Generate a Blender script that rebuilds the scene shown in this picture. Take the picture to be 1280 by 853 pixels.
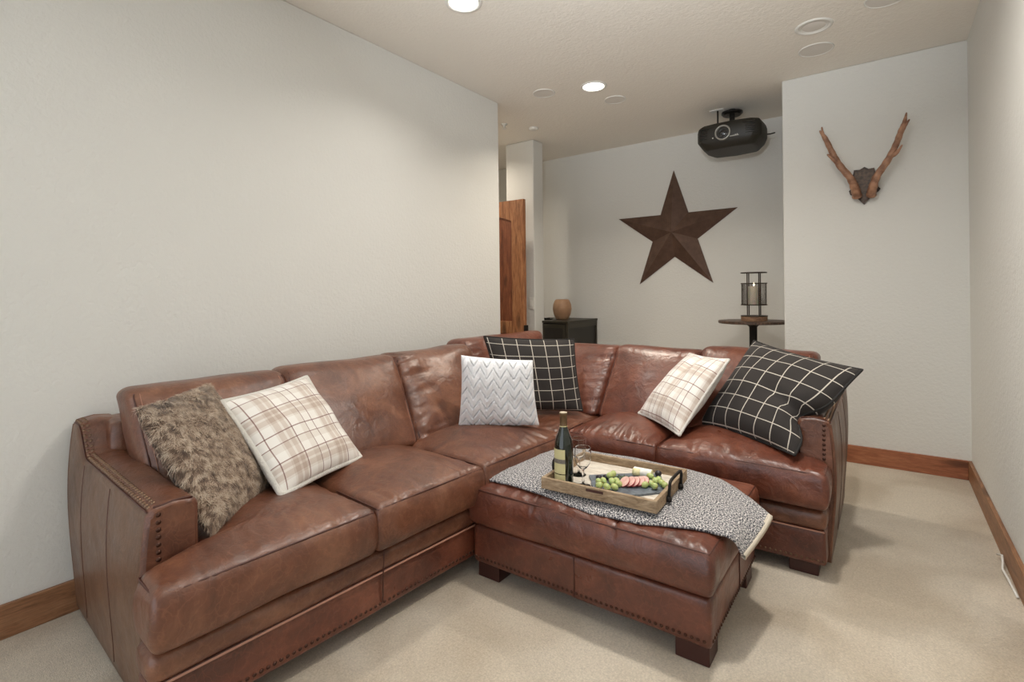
import bpy, math, random
import numpy as np
from mathutils import Vector, noise
for o in list(bpy.data.objects): bpy.data.objects.remove(o, do_unlink=True)
C = bpy.context.scene.collection
SC = bpy.context.scene
R = math.radians
random.seed(7); RNG = np.random.default_rng(7)
H = 2.74; XL = -2.5285; XR = .425; YS = 4.253; YA = 5.107; XS = -.606; YE = 3.315

# ------------------------------------------------ camera
cd = bpy.data.cameras.new('camera'); cam = bpy.data.objects.new('camera', cd); C.objects.link(cam)
cd.sensor_width = 36; cd.lens = 642 / 1280 * 36; cd.shift_y = -(426.5 - 366.7) / 1280; cd.clip_start = .02
from mathutils import Matrix
cam.matrix_world = Matrix.Translation((0, 0, 1.195)) @ Matrix.Rotation(.6287, 4, 'Z') @ Matrix.Rotation(R(90), 4, 'X') @ Matrix.Rotation(-.0114, 4, 'Z')
SC.camera = cam
# ------------------------------------------------ world, light, exposure
w = bpy.data.worlds.new('world'); SC.world = w; w.use_nodes = True
w.node_tree.nodes['Background'].inputs[0].default_value = (.88, .94, 1, 1)
w.node_tree.nodes['Background'].inputs[1].default_value = 1.7
SC.view_settings.view_transform = 'Standard'; SC.view_settings.look = 'None'
SC.view_settings.gamma = 1; SC.view_settings.use_curve_mapping = False
SC.view_settings.exposure = 0.06
def area_light(name, loc, power, size, col=(1, .965, .91), rot=(0, 0, 0), shape='DISK', spread=180):
    l = bpy.data.lights.new(name, 'AREA'); l.energy = power; l.shape = shape; l.size = size; l.color = col; l.spread = R(spread)
    o = bpy.data.objects.new(name, l); C.objects.link(o); o.location = loc; o.rotation_euler = rot; return o
CANS = [(-1.794, 2.06, True), (-1.756, 3.485, True), (-.326, 3.486, False), (-.34, 2.0, True), (-1.8, .5, True)]
CANW = [4.2, 12, 0, 21, .6]
CANC = [(1, .95, .88), (1, .90, .76), None, (1, .955, .89), (1, .95, .9)]
for (x, y, on), pw, cc in zip(CANS, CANW, CANC):
    if on: area_light('ceiling_lamp', (x, y, H - .004), pw, .15, cc, spread=130 if x < -1 else 160)
area_light('hall_fill', (-3.5, 3.75, H - .004), 11, .15, (1, .90, .76), spread=150)  # unseen fill added in the hall to brighten the alcove
# unseen fill lamp added by the camera, bounced off the ceiling ahead
area_light('ceiling_bounce_fill', (-.15, -.12, 1.75), 21, .12, (.92, .965, 1), (R(128), 0, R(18)), spread=75)

# ------------------------------------------------ materials
def mat(name, col, rough=.6, metal=0, **k):
    m = bpy.data.materials.new(name); m.use_nodes = True
    b = m.node_tree.nodes['Principled BSDF']
    b.inputs['Base Color'].default_value = (*col, 1); b.inputs['Roughness'].default_value = rough; b.inputs['Metallic'].default_value = metal
    for a, v in k.items(): b.inputs[a].default_value = v
    return m
def srgb(r, g, b):
    f = lambda c: (c / 255 / 12.92) if c / 255 <= .04045 else ((c / 255 + .055) / 1.055) ** 2.4
    return (f(r), f(g), f(b))
class N:
    def __init__(s, m): s.t = m.node_tree; s.b = s.t.nodes['Principled BSDF']
    def new(s, t, **k):
        n = s.t.nodes.new(t)
        for a, v in k.items():
            if a.startswith('i_'):
                key = a[2:].replace('_', ' '); n.inputs[int(key) if key.isdigit() else key].default_value = v
            else: setattr(n, a, v)
        return n
    def link(s, a, b): s.t.links.new(a, b)
    def obj(s, scale=(1, 1, 1), out='Object', rot=(0, 0, 0)):
        tc = s.new('ShaderNodeTexCoord'); mp = s.new('ShaderNodeMapping'); mp.inputs['Scale'].default_value = scale; mp.inputs['Rotation'].default_value = rot
        s.link(tc.outputs[out], mp.inputs[0]); return mp.outputs[0]
    def noise(s, vec, scale, detail=3, rough=.5, dist=0):
        n = s.new('ShaderNodeTexNoise'); n.inputs['Scale'].default_value = scale; n.inputs['Detail'].default_value = detail; n.inputs['Roughness'].default_value = rough; n.inputs['Distortion'].default_value = dist
        s.link(vec, n.inputs['Vector']); return n.outputs[0]
    def ramp(s, fac, stops, interp='LINEAR'):
        r = s.new('ShaderNodeValToRGB'); r.color_ramp.interpolation = interp
        e = r.color_ramp.elements
        while len(e) > 1: e.remove(e[-1])
        e[0].position = stops[0][0]; e[0].color = (*stops[0][1], 1)
        for p, c in stops[1:]:
            q = e.new(p); q.color = (*c, 1)
        s.link(fac, r.inputs[0]); return r.outputs[0]
    def mix(s, fac, a, b, mode='MIX'):
        n = s.new('ShaderNodeMix', data_type='RGBA', blend_type=mode)
        for i, v in ((0, fac), (6, a), (7, b)):
            if isinstance(v, (int, float)): n.inputs[i].default_value = v
            elif isinstance(v, tuple): n.inputs[i].default_value = (*v, 1)
            else: s.link(v, n.inputs[i])
        return n.outputs[2]
    def math(s, op, a, b=0):
        n = s.new('ShaderNodeMath', operation=op)
        for i, v in ((0, a), (1, b)):
            if isinstance(v, (int, float)): n.inputs[i].default_value = v
            else: s.link(v, n.inputs[i])
        return n.outputs[0]
    def bump(s, h, strength, dist=.01, prev=None):
        n = s.new('ShaderNodeBump'); n.inputs['Strength'].default_value = strength; n.inputs['Distance'].default_value = dist
        s.link(h, n.inputs['Height'])
        if prev: s.link(prev, n.inputs['Normal'])
        s.link(n.outputs[0], s.b.inputs['Normal']); return n.outputs[0]
    def col(s, c): s.link(c, s.b.inputs['Base Color'])
g3 = lambda v: (v, v, v)

def m_wall(name, c):
    m = mat(name, c, .85); n = N(m); v = n.obj()
    a = n.noise(v, 55, 4, .55, .3); a2 = n.noise(v, 18, 2, .5)
    b = n.bump(a, .42, .007); n.bump(a2, .10, .01, b)
    n.col(n.mix(n.noise(v, 1.3, 2), tuple(x * .97 for x in c), tuple(min(1, x * 1.02) for x in c)))
    return m
WALL = m_wall('plaster_wall', srgb(221, 220, 215))
CEIL = m_wall('plaster_ceiling', srgb(238, 232, 222))
def m_carpet():
    m = mat('carpet_beige', (.5, .42, .33), .95); n = N(m); v = n.obj()
    base = n.ramp(n.noise(v, 2.2, 3, .5, .6), [(.38, srgb(192, 177, 156)), (.62, srgb(214, 202, 184))])
    sp = n.ramp(n.noise(v, 160, 3, .7), [(.3, g3(.76)), (.7, g3(1.08))])
    c = n.mix(1, base, sp, 'MULTIPLY')
    # woven loop rows in faint relief
    bk = n.new('ShaderNodeTexVoronoi', i_Scale=110.0); n.link(n.obj((1, .75, 1)), bk.inputs['Vector'])
    rw = n.ramp(bk.outputs['Distance'], [(0, g3(1.05)), (.9, g3(.86))])
    n.col(n.mix(.8, c, n.mix(1, c, rw, 'MULTIPLY')))
    b = n.bump(bk.outputs['Distance'], -.5, .006); n.bump(n.noise(v, 240, 2), .5, .004, b)
    n.b.inputs['Sheen Weight'].default_value = .25
    return m
CARPET = m_carpet()
def m_leather(name, c1, c2, c3, rough=.36, seed=0.):
    m = mat(name, c1, rough); n = N(m); v = n.obj(out='Object')
    geo = n.new('ShaderNodeNewGeometry'); mp = n.new('ShaderNodeMapping'); mp.inputs['Location'].default_value = (seed, seed * 2, 0); n.link(geo.outputs['Position'], mp.inputs[0]); v = mp.outputs[0]
    f = n.noise(v, 5, 5, .6, .8)
    base = n.ramp(f, [(.30, c1), (.52, c2), (.72, c3)])
    fine = n.ramp(n.noise(v, 45, 4, .7, .5), [(.3, g3(.84)), (.7, g3(1.1))])
    c = n.mix(1, base, fine, 'MULTIPLY')
    # scuffed light creases
    cr = n.new('ShaderNodeTexVoronoi', feature='DISTANCE_TO_EDGE', i_Scale=26.0); mp2 = n.new('ShaderNodeMix', data_type='VECTOR'); mp2.inputs[0].default_value = .12
    nz = n.new('ShaderNodeTexNoise', i_Scale=12.0, i_Detail=3.0); n.link(v, nz.inputs['Vector']); n.link(v, mp2.inputs[4]); n.link(nz.outputs['Color'], mp2.inputs[5]); n.link(mp2.outputs[1], cr.inputs['Vector'])
    crm = n.ramp(cr.outputs['Distance'], [(0, g3(.35)), (.05, g3(0))])
    c = n.mix(n.math('MULTIPLY', crm, .45), c, tuple(min(1, x * 1.7) for x in c3))
    n.col(c)
    rr = n.ramp(n.noise(v, 9, 4, .6), [(.3, g3(rough - .06)), (.7, g3(rough + .14))]); n.link(rr, n.b.inputs['Roughness'])
    vo = n.new('ShaderNodeTexVoronoi', i_Scale=260.0); n.link(v, vo.inputs['Vector'])
    b = n.bump(vo.outputs['Distance'], .12, .002); b = n.bump(n.noise(v, 14, 4, .55, 1.2), .38, .012, b); n.bump(cr.outputs['Distance'], .08, .01, b)
    n.b.inputs['Coat Weight'].default_value = .22; n.b.inputs['Coat Roughness'].default_value = .3
    n.b.inputs['Specular IOR Level'].default_value = .55
    return m
LE1 = m_leather('leather_chestnut', srgb(78, 44, 31), srgb(107, 65, 46), srgb(133, 90, 67))
LE2 = m_leather('leather_dark_chestnut', srgb(76, 38, 27), srgb(102, 54, 38), srgb(126, 74, 54), .33, 3.3)
LE3 = m_leather('leather_tan_side', srgb(84, 56, 39), srgb(102, 71, 51), srgb(118, 85, 63), .42, 6.1)
PIPE = mat('leather_welt', srgb(74, 38, 28), .45)
STITCH = mat('pale_thread', srgb(176, 128, 108), .7)
def m_wood(name, c1, c2, c3, scale=(1, 12, 12), rough=.5, knots=True):
    m = mat(name, c1, rough); n = N(m); v = n.obj(scale)
    f = n.noise(v, 3, 5, .6, .9); base = n.ramp(f, [(.3, c1), (.5, c2), (.7, c3)])
    g = n.ramp(n.noise(v, 14, 3, .6, .3), [(.35, g3(.78)), (.65, g3(1.08))])
    c = n.mix(1, base, g, 'MULTIPLY')
    if knots:
        vo = n.new('ShaderNodeTexVoronoi', i_Scale=1.0); n.link(n.obj(tuple(max(1.6, s * .45) for s in scale)), vo.inputs['Vector'])
        k = n.ramp(vo.outputs['Distance'], [(.0, g3(1)), (.10, g3(.75)), (.17, g3(0))])
        c = n.mix(n.math('MULTIPLY', k, .8), c, tuple(x * .32 for x in c1))
    n.col(c); n.bump(f, .12, .003); return m
ALDER_X = m_wood('alder_wood_across', srgb(132, 78, 50), srgb(160, 98, 66), srgb(178, 116, 80), (1.6, 14, 14))
ALDER_Y = m_wood('alder_wood_along', srgb(120, 82, 55), srgb(148, 104, 72), srgb(166, 122, 88), (14, 1.6, 14))
DOORW = m_wood('knotty_door_wood', srgb(118, 72, 42), srgb(158, 104, 66), srgb(184, 132, 90), (12, 12, 1.5))
DOORD = m_wood('knotty_door_panel', srgb(92, 48, 28), srgb(126, 70, 42), srgb(148, 90, 56), (12, 12, 1.5))
TRAYW = m_wood('weathered_tray_wood', srgb(128, 104, 78), srgb(160, 136, 108), srgb(184, 162, 134), (4, 20, 20), .7, False)
TRAYB = m_wood('pale_tray_base', srgb(196, 186, 170), srgb(218, 208, 194), srgb(230, 224, 212), (3, 22, 8), .7, False)
BASEW = m_wood('lantern_base_wood', srgb(110, 80, 58), srgb(140, 106, 80), srgb(160, 128, 100), (4, 20, 20), .7, False)
FOOT = mat('dark_foot_wood', srgb(60, 26, 18), .45)
IRON = mat('black_iron', srgb(38, 34, 32), .5, .6)
RUST = mat('bronze_iron', srgb(70, 60, 52), .5, .7)
WHITE = mat('white_enamel', srgb(228, 226, 220), .5)
GREYW = mat('speaker_grille_cloth', srgb(220, 215, 208), .8)
BRASS = mat('antique_brass', srgb(120, 96, 78), .32, .9)
NAILD = mat('bronze_nail', srgb(72, 46, 36), .35, .7)
def m_emit(name, col, s):
    m = mat(name, col, .5); b = m.node_tree.nodes['Principled BSDF']; b.inputs['Emission Color'].default_value = (*col, 1); b.inputs['Emission Strength'].default_value = s; return m
GLOW = m_emit('lamp_glow', (1, .96, .9), 14)

# ------------------------------------------------ helpers
def obj(name, V, F, m, parent=None, smooth=True, uv=None, ms=None, mi=None):
    me = bpy.data.meshes.new(name); me.from_pydata([tuple(map(float, v)) for v in V], [], F)
    if uv is not None:
        l = me.uv_layers.new(name='UVMap'); idx = np.zeros(len(me.loops), int); me.loops.foreach_get('vertex_index', idx)
        l.data.foreach_set('uv', np.asarray(uv, float)[idx].ravel())
    me.materials.append(m)
    for q in (ms or []): me.materials.append(q)
    if mi is not None: me.polygons.foreach_set('material_index', mi)
    if smooth: me.polygons.foreach_set('use_smooth', [True] * len(me.polygons))
    me.update()
    o = bpy.data.objects.new(name, me); C.objects.link(o)
    if parent: o.parent = parent; o.matrix_parent_inverse = parent_world(parent).inverted()
    return o
def parent_world(p):
    m = p.matrix_basis.copy(); q = p
    if q.parent: m = parent_world(q.parent) @ q.matrix_parent_inverse @ m
    return m
def thing(name, label, cat, loc=(0, 0, 0), group=None):
    o = bpy.data.objects.new(name, None); C.objects.link(o); o.location = loc; o['label'] = label; o['category'] = cat
    o.empty_display_size = .05
    if group: o['group'] = group
    return o
def tag(o, label, cat, group=None):
    o['label'] = label; o['category'] = cat
    if group: o['group'] = group
    return o
def struct(o): o['kind'] = 'structure'; return o
class MB:
    def __init__(s): s.V = []; s.F = []
    def add(s, V, F):
        n = len(s.V); s.V += [tuple(v) for v in V]; s.F += [tuple(i + n for i in f) for f in F]
    def box(s, x0, x1, y0, y1, z0, z1):
        s.add([(x0, y0, z0), (x1, y0, z0), (x1, y1, z0), (x0, y1, z0), (x0, y0, z1), (x1, y0, z1), (x1, y1, z1), (x0, y1, z1)],
              [(0, 3, 2, 1), (4, 5, 6, 7), (0, 1, 5, 4), (1, 2, 6, 5), (2, 3, 7, 6), (3, 0, 4, 7)])
    def hexa(s, b, t):
        s.add(list(b) + list(t), [(0, 3, 2, 1), (4, 5, 6, 7), (0, 1, 5, 4), (1, 2, 6, 5), (2, 3, 7, 6), (3, 0, 4, 7)])
    def tube(s, pts, r, seg=8, closed=False):
        P = [Vector(p) for p in pts]; n = len(P); rs = r if isinstance(r, (list, tuple)) else [r] * n
        V = []; up = None
        for i in range(n):
            if closed: d = P[(i + 1) % n] - P[i - 1]
            else: d = P[min(i + 1, n - 1)] - P[max(i - 1, 0)]
            d.normalize()
            if up is None:
                up = d.orthogonal().normalized()
            else:
                up = (up - d * up.dot(d)); up = up.normalized() if up.length > 1e-6 else d.orthogonal().normalized()
            q = d.cross(up)
            for k in range(seg):
                a = 2 * math.pi * k / seg; V.append(P[i] + (up * math.cos(a) + q * math.sin(a)) * rs[i])
        F = []
        for i in range(n if closed else n - 1):
            for k in range(seg):
                a = i * seg + k; b = i * seg + (k + 1) % seg; c = ((i + 1) % n) * seg + (k + 1) % seg; d = ((i + 1) % n) * seg + k
                F.append((a, b, c, d))
        if not closed: F += [tuple(range(seg))[::-1], tuple(range((n - 1) * seg, n * seg))]
        s.add(V, F)
    def lathe(s, prof, c=(0, 0, 0), seg=32, cap=True):
        V = []; n = len(prof)
        for r, z in prof:
            for k in range(seg):
                a = 2 * math.pi * k / seg; V.append((c[0] + r * math.cos(a), c[1] + r * math.sin(a), c[2] + z))
        F = [(i * seg + k, i * seg + (k + 1) % seg, (i + 1) * seg + (k + 1) % seg, (i + 1) * seg + k) for i in range(n - 1) for k in range(seg)]
        if cap: F += [tuple(range(seg))[::-1], tuple(range((n - 1) * seg, n * seg))]
        s.add(V, F)
    def prism(s, poly, z0, z1):
        n = len(poly); s.add([(x, y, z0) for x, y in poly] + [(x, y, z1) for x, y in poly],
                            [tuple(range(n))[::-1], tuple(range(n, 2 * n))] + [(i, (i + 1) % n, n + (i + 1) % n, n + i) for i in range(n)])
    def dome(s, c, nrm, r, h):
        nrm = Vector(nrm).normalized(); u = nrm.orthogonal().normalized(); v = nrm.cross(u); c = Vector(c); V = []; S = 8
        for rr, hh in ((1, 0), (.75, .6)):
            for k in range(S):
                a = 2 * math.pi * k / S; V.append(c + (u * math.cos(a) + v * math.sin(a)) * r * rr + nrm * h * hh)
        V.append(c + nrm * h)
        s.add(V, [(k, (k + 1) % S, S + (k + 1) % S, S + k) for k in range(S)] + [(S + k, S + (k + 1) % S, 2 * S) for k in range(S)])
    def build(s, name, m, parent=None, smooth=False, bevel=0, seg=2, **k):
        o = obj(name, s.V, s.F, m, parent, smooth, **k)
        if bevel:
            b = o.modifiers.new('bevel', 'BEVEL'); b.width = bevel; b.segments = seg; b.limit_method = 'ANGLE'; b.angle_limit = R(40)
            o.data.polygons.foreach_set('use_smooth', [True] * len(o.data.polygons))
            wn = o.modifiers.new('wn', 'WEIGHTED_NORMAL')
        return o
def box(name, x0, x1, y0, y1, z0, z1, m, parent=None, bevel=0):
    b = MB(); b.box(x0, x1, y0, y1, z0, z1); return b.build(name, m, parent, bevel=bevel)
def smooth_by_angle(o, a=35):
    # mark sharp edges by angle on lathe-like meshes
    me = o.data
    import bmesh
    bm = bmesh.new(); bm.from_mesh(me)
    for e in bm.edges:
        e.smooth = not (len(e.link_faces) == 2 and e.calc_face_angle(0) > R(a))
    bm.to_mesh(me); bm.free(); return o

# ------------------------------------------------ room shell
YB = -1.9
struct(box('floor', -4.4, XR + .2, YB, YA + .15, -.1, 0, CARPET))
ceil = struct(box('ceiling', -4.4, XR + .2, YB, YA + .15, H, H + .12, CEIL))
struct(box('wall_left', XL - .15, XL, YB, YE, 0, H, WALL, bevel=.006))
struct(box('wall_right', XR, XR + .15, YB, YA + .15, 0, H, WALL))
struct(box('wall_alcove_side', XS, XR + .02, YS, YA + .02, 0, H, WALL, bevel=.008))
struct(box('wall_back', -4.4, XS + .02, YA, YA + .15, 0, H, WALL))
struct(box('wall_column', -3.19, -2.845, 4.303, 4.48, 0, H, WALL, bevel=.012))
struct(box('wall_hall_left', -4.4, -4.25, YE - .1, YA + .1, 0, H, WALL))
struct(box('wall_hall_near', -4.3, XL - .14, YE - .15, YE - .001, 0, H, WALL))
BH = .119; BT = .018
def baseboard(name, x0, x1, y0, y1, m):
    return struct(box(name, x0, x1, y0, y1, 0, BH, m, bevel=.003))
baseboard('baseboard_left', XL, XL + BT, YB, YE, ALDER_Y)
baseboard('baseboard_right', XR - BT, XR, YB, YS, ALDER_Y)
baseboard('baseboard_back_right', XS, XR - BT, YS - BT, YS, ALDER_X)
baseboard('baseboard_back', -3.9, XS, YA - BT, YA, ALDER_X)
baseboard('baseboard_alcove', XS - BT, XS, YS, YA - BT, ALDER_Y)

# door leaf, open in front of the hall column
door = bpy.data.objects.new('door_1', None); C.objects.link(door); door.location = (-2.8, 4.05, 0); struct(door)
DZ = 2.10
for x0, x1 in ((-2.945, -2.80), (-3.58, -3.44)): box('stile', x0, x1, 4.05, 4.09, .01, DZ, DOORW, door, .003)
for k in range(4):
    xa = -3.44 + k * .12375
    box('plank', xa + .001, xa + .12275, 4.062, 4.080, .02, DZ - .03, DOORD, door, .002)
def arch_rail(zl, zh, dip):
    P = []
    for i in range(13):
        t = i / 12; P.append((-3.44 + .495 * t, zl + dip * math.sin(math.pi * t)))
    P += [(-2.945, zh), (-3.44, zh)]
    b = MB(); n = len(P)
    b.add([(x, 4.052, z) for x, z in P] + [(x, 4.088, z) for x, z in P], [tuple(range(n)), tuple(range(n, 2 * n))[::-1]] + [(i, n + i, n + (i + 1) % n, (i + 1) % n) for i in range(n)])
    return b.build('rail', DOORW, door)
arch_rail(1.90, DZ, .06); box('rail', -3.44, -2.945, 4.052, 4.088, .80, .92, DOORW, door, .003); box('rail', -3.44, -2.945, 4.052, 4.088, .02, .25, DOORW, door, .003)
for z in (.84,): box('hinge', -2.806, -2.788, 4.045, 4.095, z - .045, z + .045, IRON, door)

sw = thing('light_switch', 'white double light switch plate on the hall column beside the wooden door', 'switch', (-2.87, 4.303, 1.09))
box('plate', -2.915, -2.855, 4.297, 4.304, 1.03, 1.15, WHITE, sw, .003)
for x in (-2.90, -2.878): box('rocker', x - .008, x + .008, 4.293, 4.298, 1.06, 1.12, WHITE, sw, .001)

# ------------------------------------------------ ceiling fittings
def can(i, x, y, on, label):
    t = thing('recessed_light', label, 'ceiling light', (x, y, H), None)
    b = MB(); b.lathe([(.076, -.001), (.080, -.007), (.092, -.007), (.098, -.003), (.099, 0)], (x, y, H), 40, False); b.build('trim_ring', WHITE, t, True)
    if on:
        b = MB(); b.lathe([(.074, 0), (.05, .001), (.001, .0015)], (x, y, H - .0028), 32, False); b.build('lamp', GLOW, t, True)
    else:
        b = MB(); b.lathe([(.078, -.0015), (.066, -.004), (.0655, -.003), (.06, -.002)], (x, y, H), 40, False); b.build('gimbal_ring', WHITE, t, True)
        b = MB(); b.lathe([(.062, -.0015), (.045, -.0045), (.001, -.005)], (x, y, H), 32, False); b.build('lamp', GREYW, t, True)
can(0, *CANS[0], 'lit recessed ceiling light at the top edge of the picture, nearest one in view')
can(1, *CANS[1], 'lit recessed ceiling light in front of the star alcove')
can(2, *CANS[2], 'unlit white recessed ceiling light near the right wall')
def speaker(x, y, label, r=.1):
    t = thing('ceiling_speaker', label, 'speaker', (x, y, H))
    b = MB(); b.lathe([(r - .008, -.002), (r - .004, -.006), (r, -.004), (r + .001, 0)], (x, y, H), 40, False); b.build('rim', WHITE, t, True)
    b = MB(); b.lathe([(r - .006, -.002), (.001, -.004)], (x, y, H), 40, False); b.build('grille', GREYW, t, True)
speaker(-.347, 3.831, 'round white ceiling speaker behind the unlit recessed light')
speaker(-2.121, 3.368, 'round ceiling speaker left of the lit recessed light by the alcove', .085)
speaker(-1.739, 3.83, 'round ceiling speaker just behind the lit recessed light by the alcove', .085)
speaker(.02, 3.38, 'round ceiling speaker cut by the top edge of the picture near the right wall')
t = thing('smoke_detector', 'small white round detector on the ceiling above the hall column', 'detector', (-2.649, 4.016, H))
b = MB(); b.lathe([(.045, 0), (.045, -.012), (.03, -.02), (.001, -.022)], (-2.649, 4.016, H), 24, False); b.build('cover', WHITE, t, True)
t = thing('sprinkler_head', 'small white sprinkler head on the ceiling just past the end of the left wall', 'sprinkler', (-2.80, 3.76, H))
b = MB(); b.lathe([(.03, 0), (.03, -.006), (.012, -.01), (.012, -.03), (.001, -.03)], (-2.80, 3.76, H), 20, False); b.build('body', WHITE, t, True)
b = MB(); b.lathe([(.001, -.042), (.022, -.042), (.022, -.045), (.001, -.045)], (-2.80, 3.76, H), 16, False); b.tube([(-2.80, 3.76, H - .03), (-2.80, 3.76, H - .043)], .003, 6); b.build('deflector', WHITE, t)

# ------------------------------------------------ soft cushion generator
def latt(n):
    t = np.linspace(-1, 1, n + 1); return t * (1.5 - .5 * t * t) * .5 + t * .5
def cube_surface(nu, nv, nw):
    U, Vv, W = latt(nu), latt(nv), latt(nw); idx = {}; pts = []; F = []
    def vid(i, j, k):
        q = (i, j, k)
        if q not in idx: idx[q] = len(pts); pts.append((U[i], Vv[j], W[k]))
        return idx[q]
    for i in range(nu):
        for j in range(nv):
            F.append((vid(i, j, nw), vid(i + 1, j, nw), vid(i + 1, j + 1, nw), vid(i, j + 1, nw)))
            F.append((vid(i, j, 0), vid(i, j + 1, 0), vid(i + 1, j + 1, 0), vid(i + 1, j, 0)))
    for i in range(nu):
        for k in range(nw):
            F.append((vid(i, 0, k), vid(i + 1, 0, k), vid(i + 1, 0, k + 1), vid(i, 0, k + 1)))
            F.append((vid(i, nv, k), vid(i, nv, k + 1), vid(i + 1, nv, k + 1), vid(i + 1, nv, k)))
    for j in range(nv):
        for k in range(nw):
            F.append((vid(0, j, k), vid(0, j, k + 1), vid(0, j + 1, k + 1), vid(0, j + 1, k)))
            F.append((vid(nu, j, k), vid(nu, j + 1, k), vid(nu, j + 1, k + 1), vid(nu, j, k + 1)))
    return np.array(pts), F
class Soft:
    """rounded, crowned, bulged block; world(c) maps cube coords to world"""
    def __init__(s, mapf, h, rho=.03, crown=.05, bulge=(.02, .02), sag=None, power=2, wr=0, wrf=None):
        s.map = mapf; s.h = np.array(h, float); s.rho = rho; s.crown = crown; s.bulge = bulge; s.power = power; s.wr = wr; s.wrf = wrf
    def shape(s, c):
        c = np.atleast_2d(np.asarray(c, float)); q = c * s.h; inn = np.clip(q, -(s.h - s.rho), s.h - s.rho); d = q - inn
        L = np.linalg.norm(d, axis=1, keepdims=True); d = np.where(L > 1e-9, d / np.maximum(L, 1e-9) * s.rho * np.minimum(1, L / s.rho), 0)
        q = inn + d; c2 = q / s.h; u, v, w = c2[:, 0], c2[:, 1], c2[:, 2]
        p = s.power; cr = (1 - np.abs(u) ** p) * (1 - np.abs(v) ** p)
        w2 = w + s.crown / s.h[2] * cr * np.clip(w, 0, 1)
        u2 = u * (1 + s.bulge[0] / s.h[0] * (1 - w * w)); v2 = v * (1 + s.bulge[1] / s.h[1] * (1 - w * w))
        return np.stack([u2, v2, w2], 1), c2
    def world(s, c):
        a, c2 = s.shape(c); P = s.map(a)
        return P, c2
    def mesh(s, name, m, parent, n=(36, 36, 10)):
        pts, F = cube_surface(*n); P, c2 = s.world(pts)
        if s.wrf is not None:
            # normal by face accumulation
            Fa = np.array(F); nf = np.cross(P[Fa[:, 2]] - P[Fa[:, 0]], P[Fa[:, 3]] - P[Fa[:, 1]]); nn = np.zeros_like(P)
            for k in range(4): np.add.at(nn, Fa[:, k], nf)
            nn /= np.maximum(np.linalg.norm(nn, axis=1, keepdims=True), 1e-12)
            P = P + nn * s.wrf(c2, P)[:, None]
        # orientation
        o = obj(name, P, F, m, parent, True); return o
    def pipe(s, name, paths, m, parent, r=.004, off=.0):
        for pa in paths:
            b = MB(); pa = np.array(pa, float); t = np.linspace(0, len(pa) - 1, 40 * (len(pa) - 1) + 1); i = np.minimum(t.astype(int), len(pa) - 2); fr = (t - i)[:, None]
            c = pa[i] * (1 - fr) + pa[i + 1] * fr; P, _ = s.world(c); b.tube(P, r, 6); o = b.build(name, m, parent, True)
        return o
def trilin(b, t):
    b = np.array(b, float); t = np.array(t, float)
    def f(c):
        u = (c[:, 0:1] + 1) / 2; v = (c[:, 1:2] + 1) / 2; w = (c[:, 2:3] + 1) / 2
        q = lambda k: (k[0] * (1 - u) + k[1] * u) * (1 - v) + (k[3] * (1 - u) + k[2] * u) * v
        return q(b) * (1 - w) + q(t) * w
    return f
def nz(P, s, off=0.):
    return np.array([noise.noise(Vector((p[0] * s[0] + off, p[1] * s[1] + off, p[2] * s[2]))) for p in P])

# ------------------------------------------------ SOFA
sofa = thing('sectional_sofa', 'large chestnut brown leather L-shaped sectional sofa with nailhead trim along the left wall', 'sofa', (-2.0, 2.3, 0))
TH = R(3.6); E1 = np.array([math.cos(TH), -math.sin(TH), 0]); E2 = np.array([math.sin(TH), math.cos(TH), 0]); O0 = np.array([-1.505, .50, 0])
def L(a, b, z): return O0 + a * E1 + b * E2 + np.array([0, 0, z])
def hex_soft(name, b, t, m, parent, h, n=(14, 14, 8), rho=.02, crown=0, bulge=(0, 0), wrf=None):
    return Soft(trilin(b, t), h, rho, crown, bulge, wrf=wrf).mesh(name, m, parent, n)
def seat_wr(amp, seed, front=-1):
    def f(c, P):
        u, v, w = c.T; top = np.clip((w - .6) / .4, 0, 1)
        d = np.clip(1 - np.abs(v * 0 + (v - front)) / .75, 0, 1)      # near the front edge
        pk = nz(np.stack([u * 11, v * 1.8, u * 0 + seed], 1), (1, 1, 1)); pk = 1 - np.abs(pk) * 2.6
        e = np.clip(1 - (1 - np.abs(u)) / .35, 0, 1) * .7; pk2 = nz(np.stack([u * 1.6, v * 8, u * 0 + seed + 5], 1), (1, 1, 1)); pk2 = 1 - np.abs(pk2) * 2.6
        soft = nz(np.stack([u * 1.5, v * 1.5, w * .7 + seed], 1), (1, 1, 1))
        side = np.clip((.8 - np.abs(w)) / .5, 0, 1) * nz(np.stack([u * 5 + v, v * 5, w * .8 + seed], 1), (1, 1, 1))
        fade = np.clip((1 - np.maximum(np.abs(u), np.abs(v))) / .06, 0, 1)
        return amp * (top * fade * (d * np.maximum(pk, -.4) * 1.5 + e * pk2 * .9) + soft * 1.2 + side * 1.1)
    return f
# base frames: left run
def Lb(a0, a1, b0, b1, z0, z1, name, m=LE2, rho=.02, bulge=(0, 0), n=(40, 8, 8)):
    b = [L(a1, b0, z0), L(a1, b1, z0), L(a0, b1, z0), L(a0, b0, z0)]; t = [p + np.array([0, 0, z1 - z0]) for p in b]
    return hex_soft(name, b, t, m, sofa, ((b1 - b0) / 2, (a1 - a0) / 2, (z1 - z0) / 2), n, rho, 0, bulge, wrf=lambda c, P: nz(P, (5, 5, 6)) * .004)
Lb(-1.0, -.80, .10, 2.85, .10, .735, 'back_frame', LE1, rho=.03)
b = MB(); b.tube([L(.008, .01, .209), L(.008, 1.93, .209)], .0035, 6); b.build('base_welt', STITCH, sofa, True)
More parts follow.
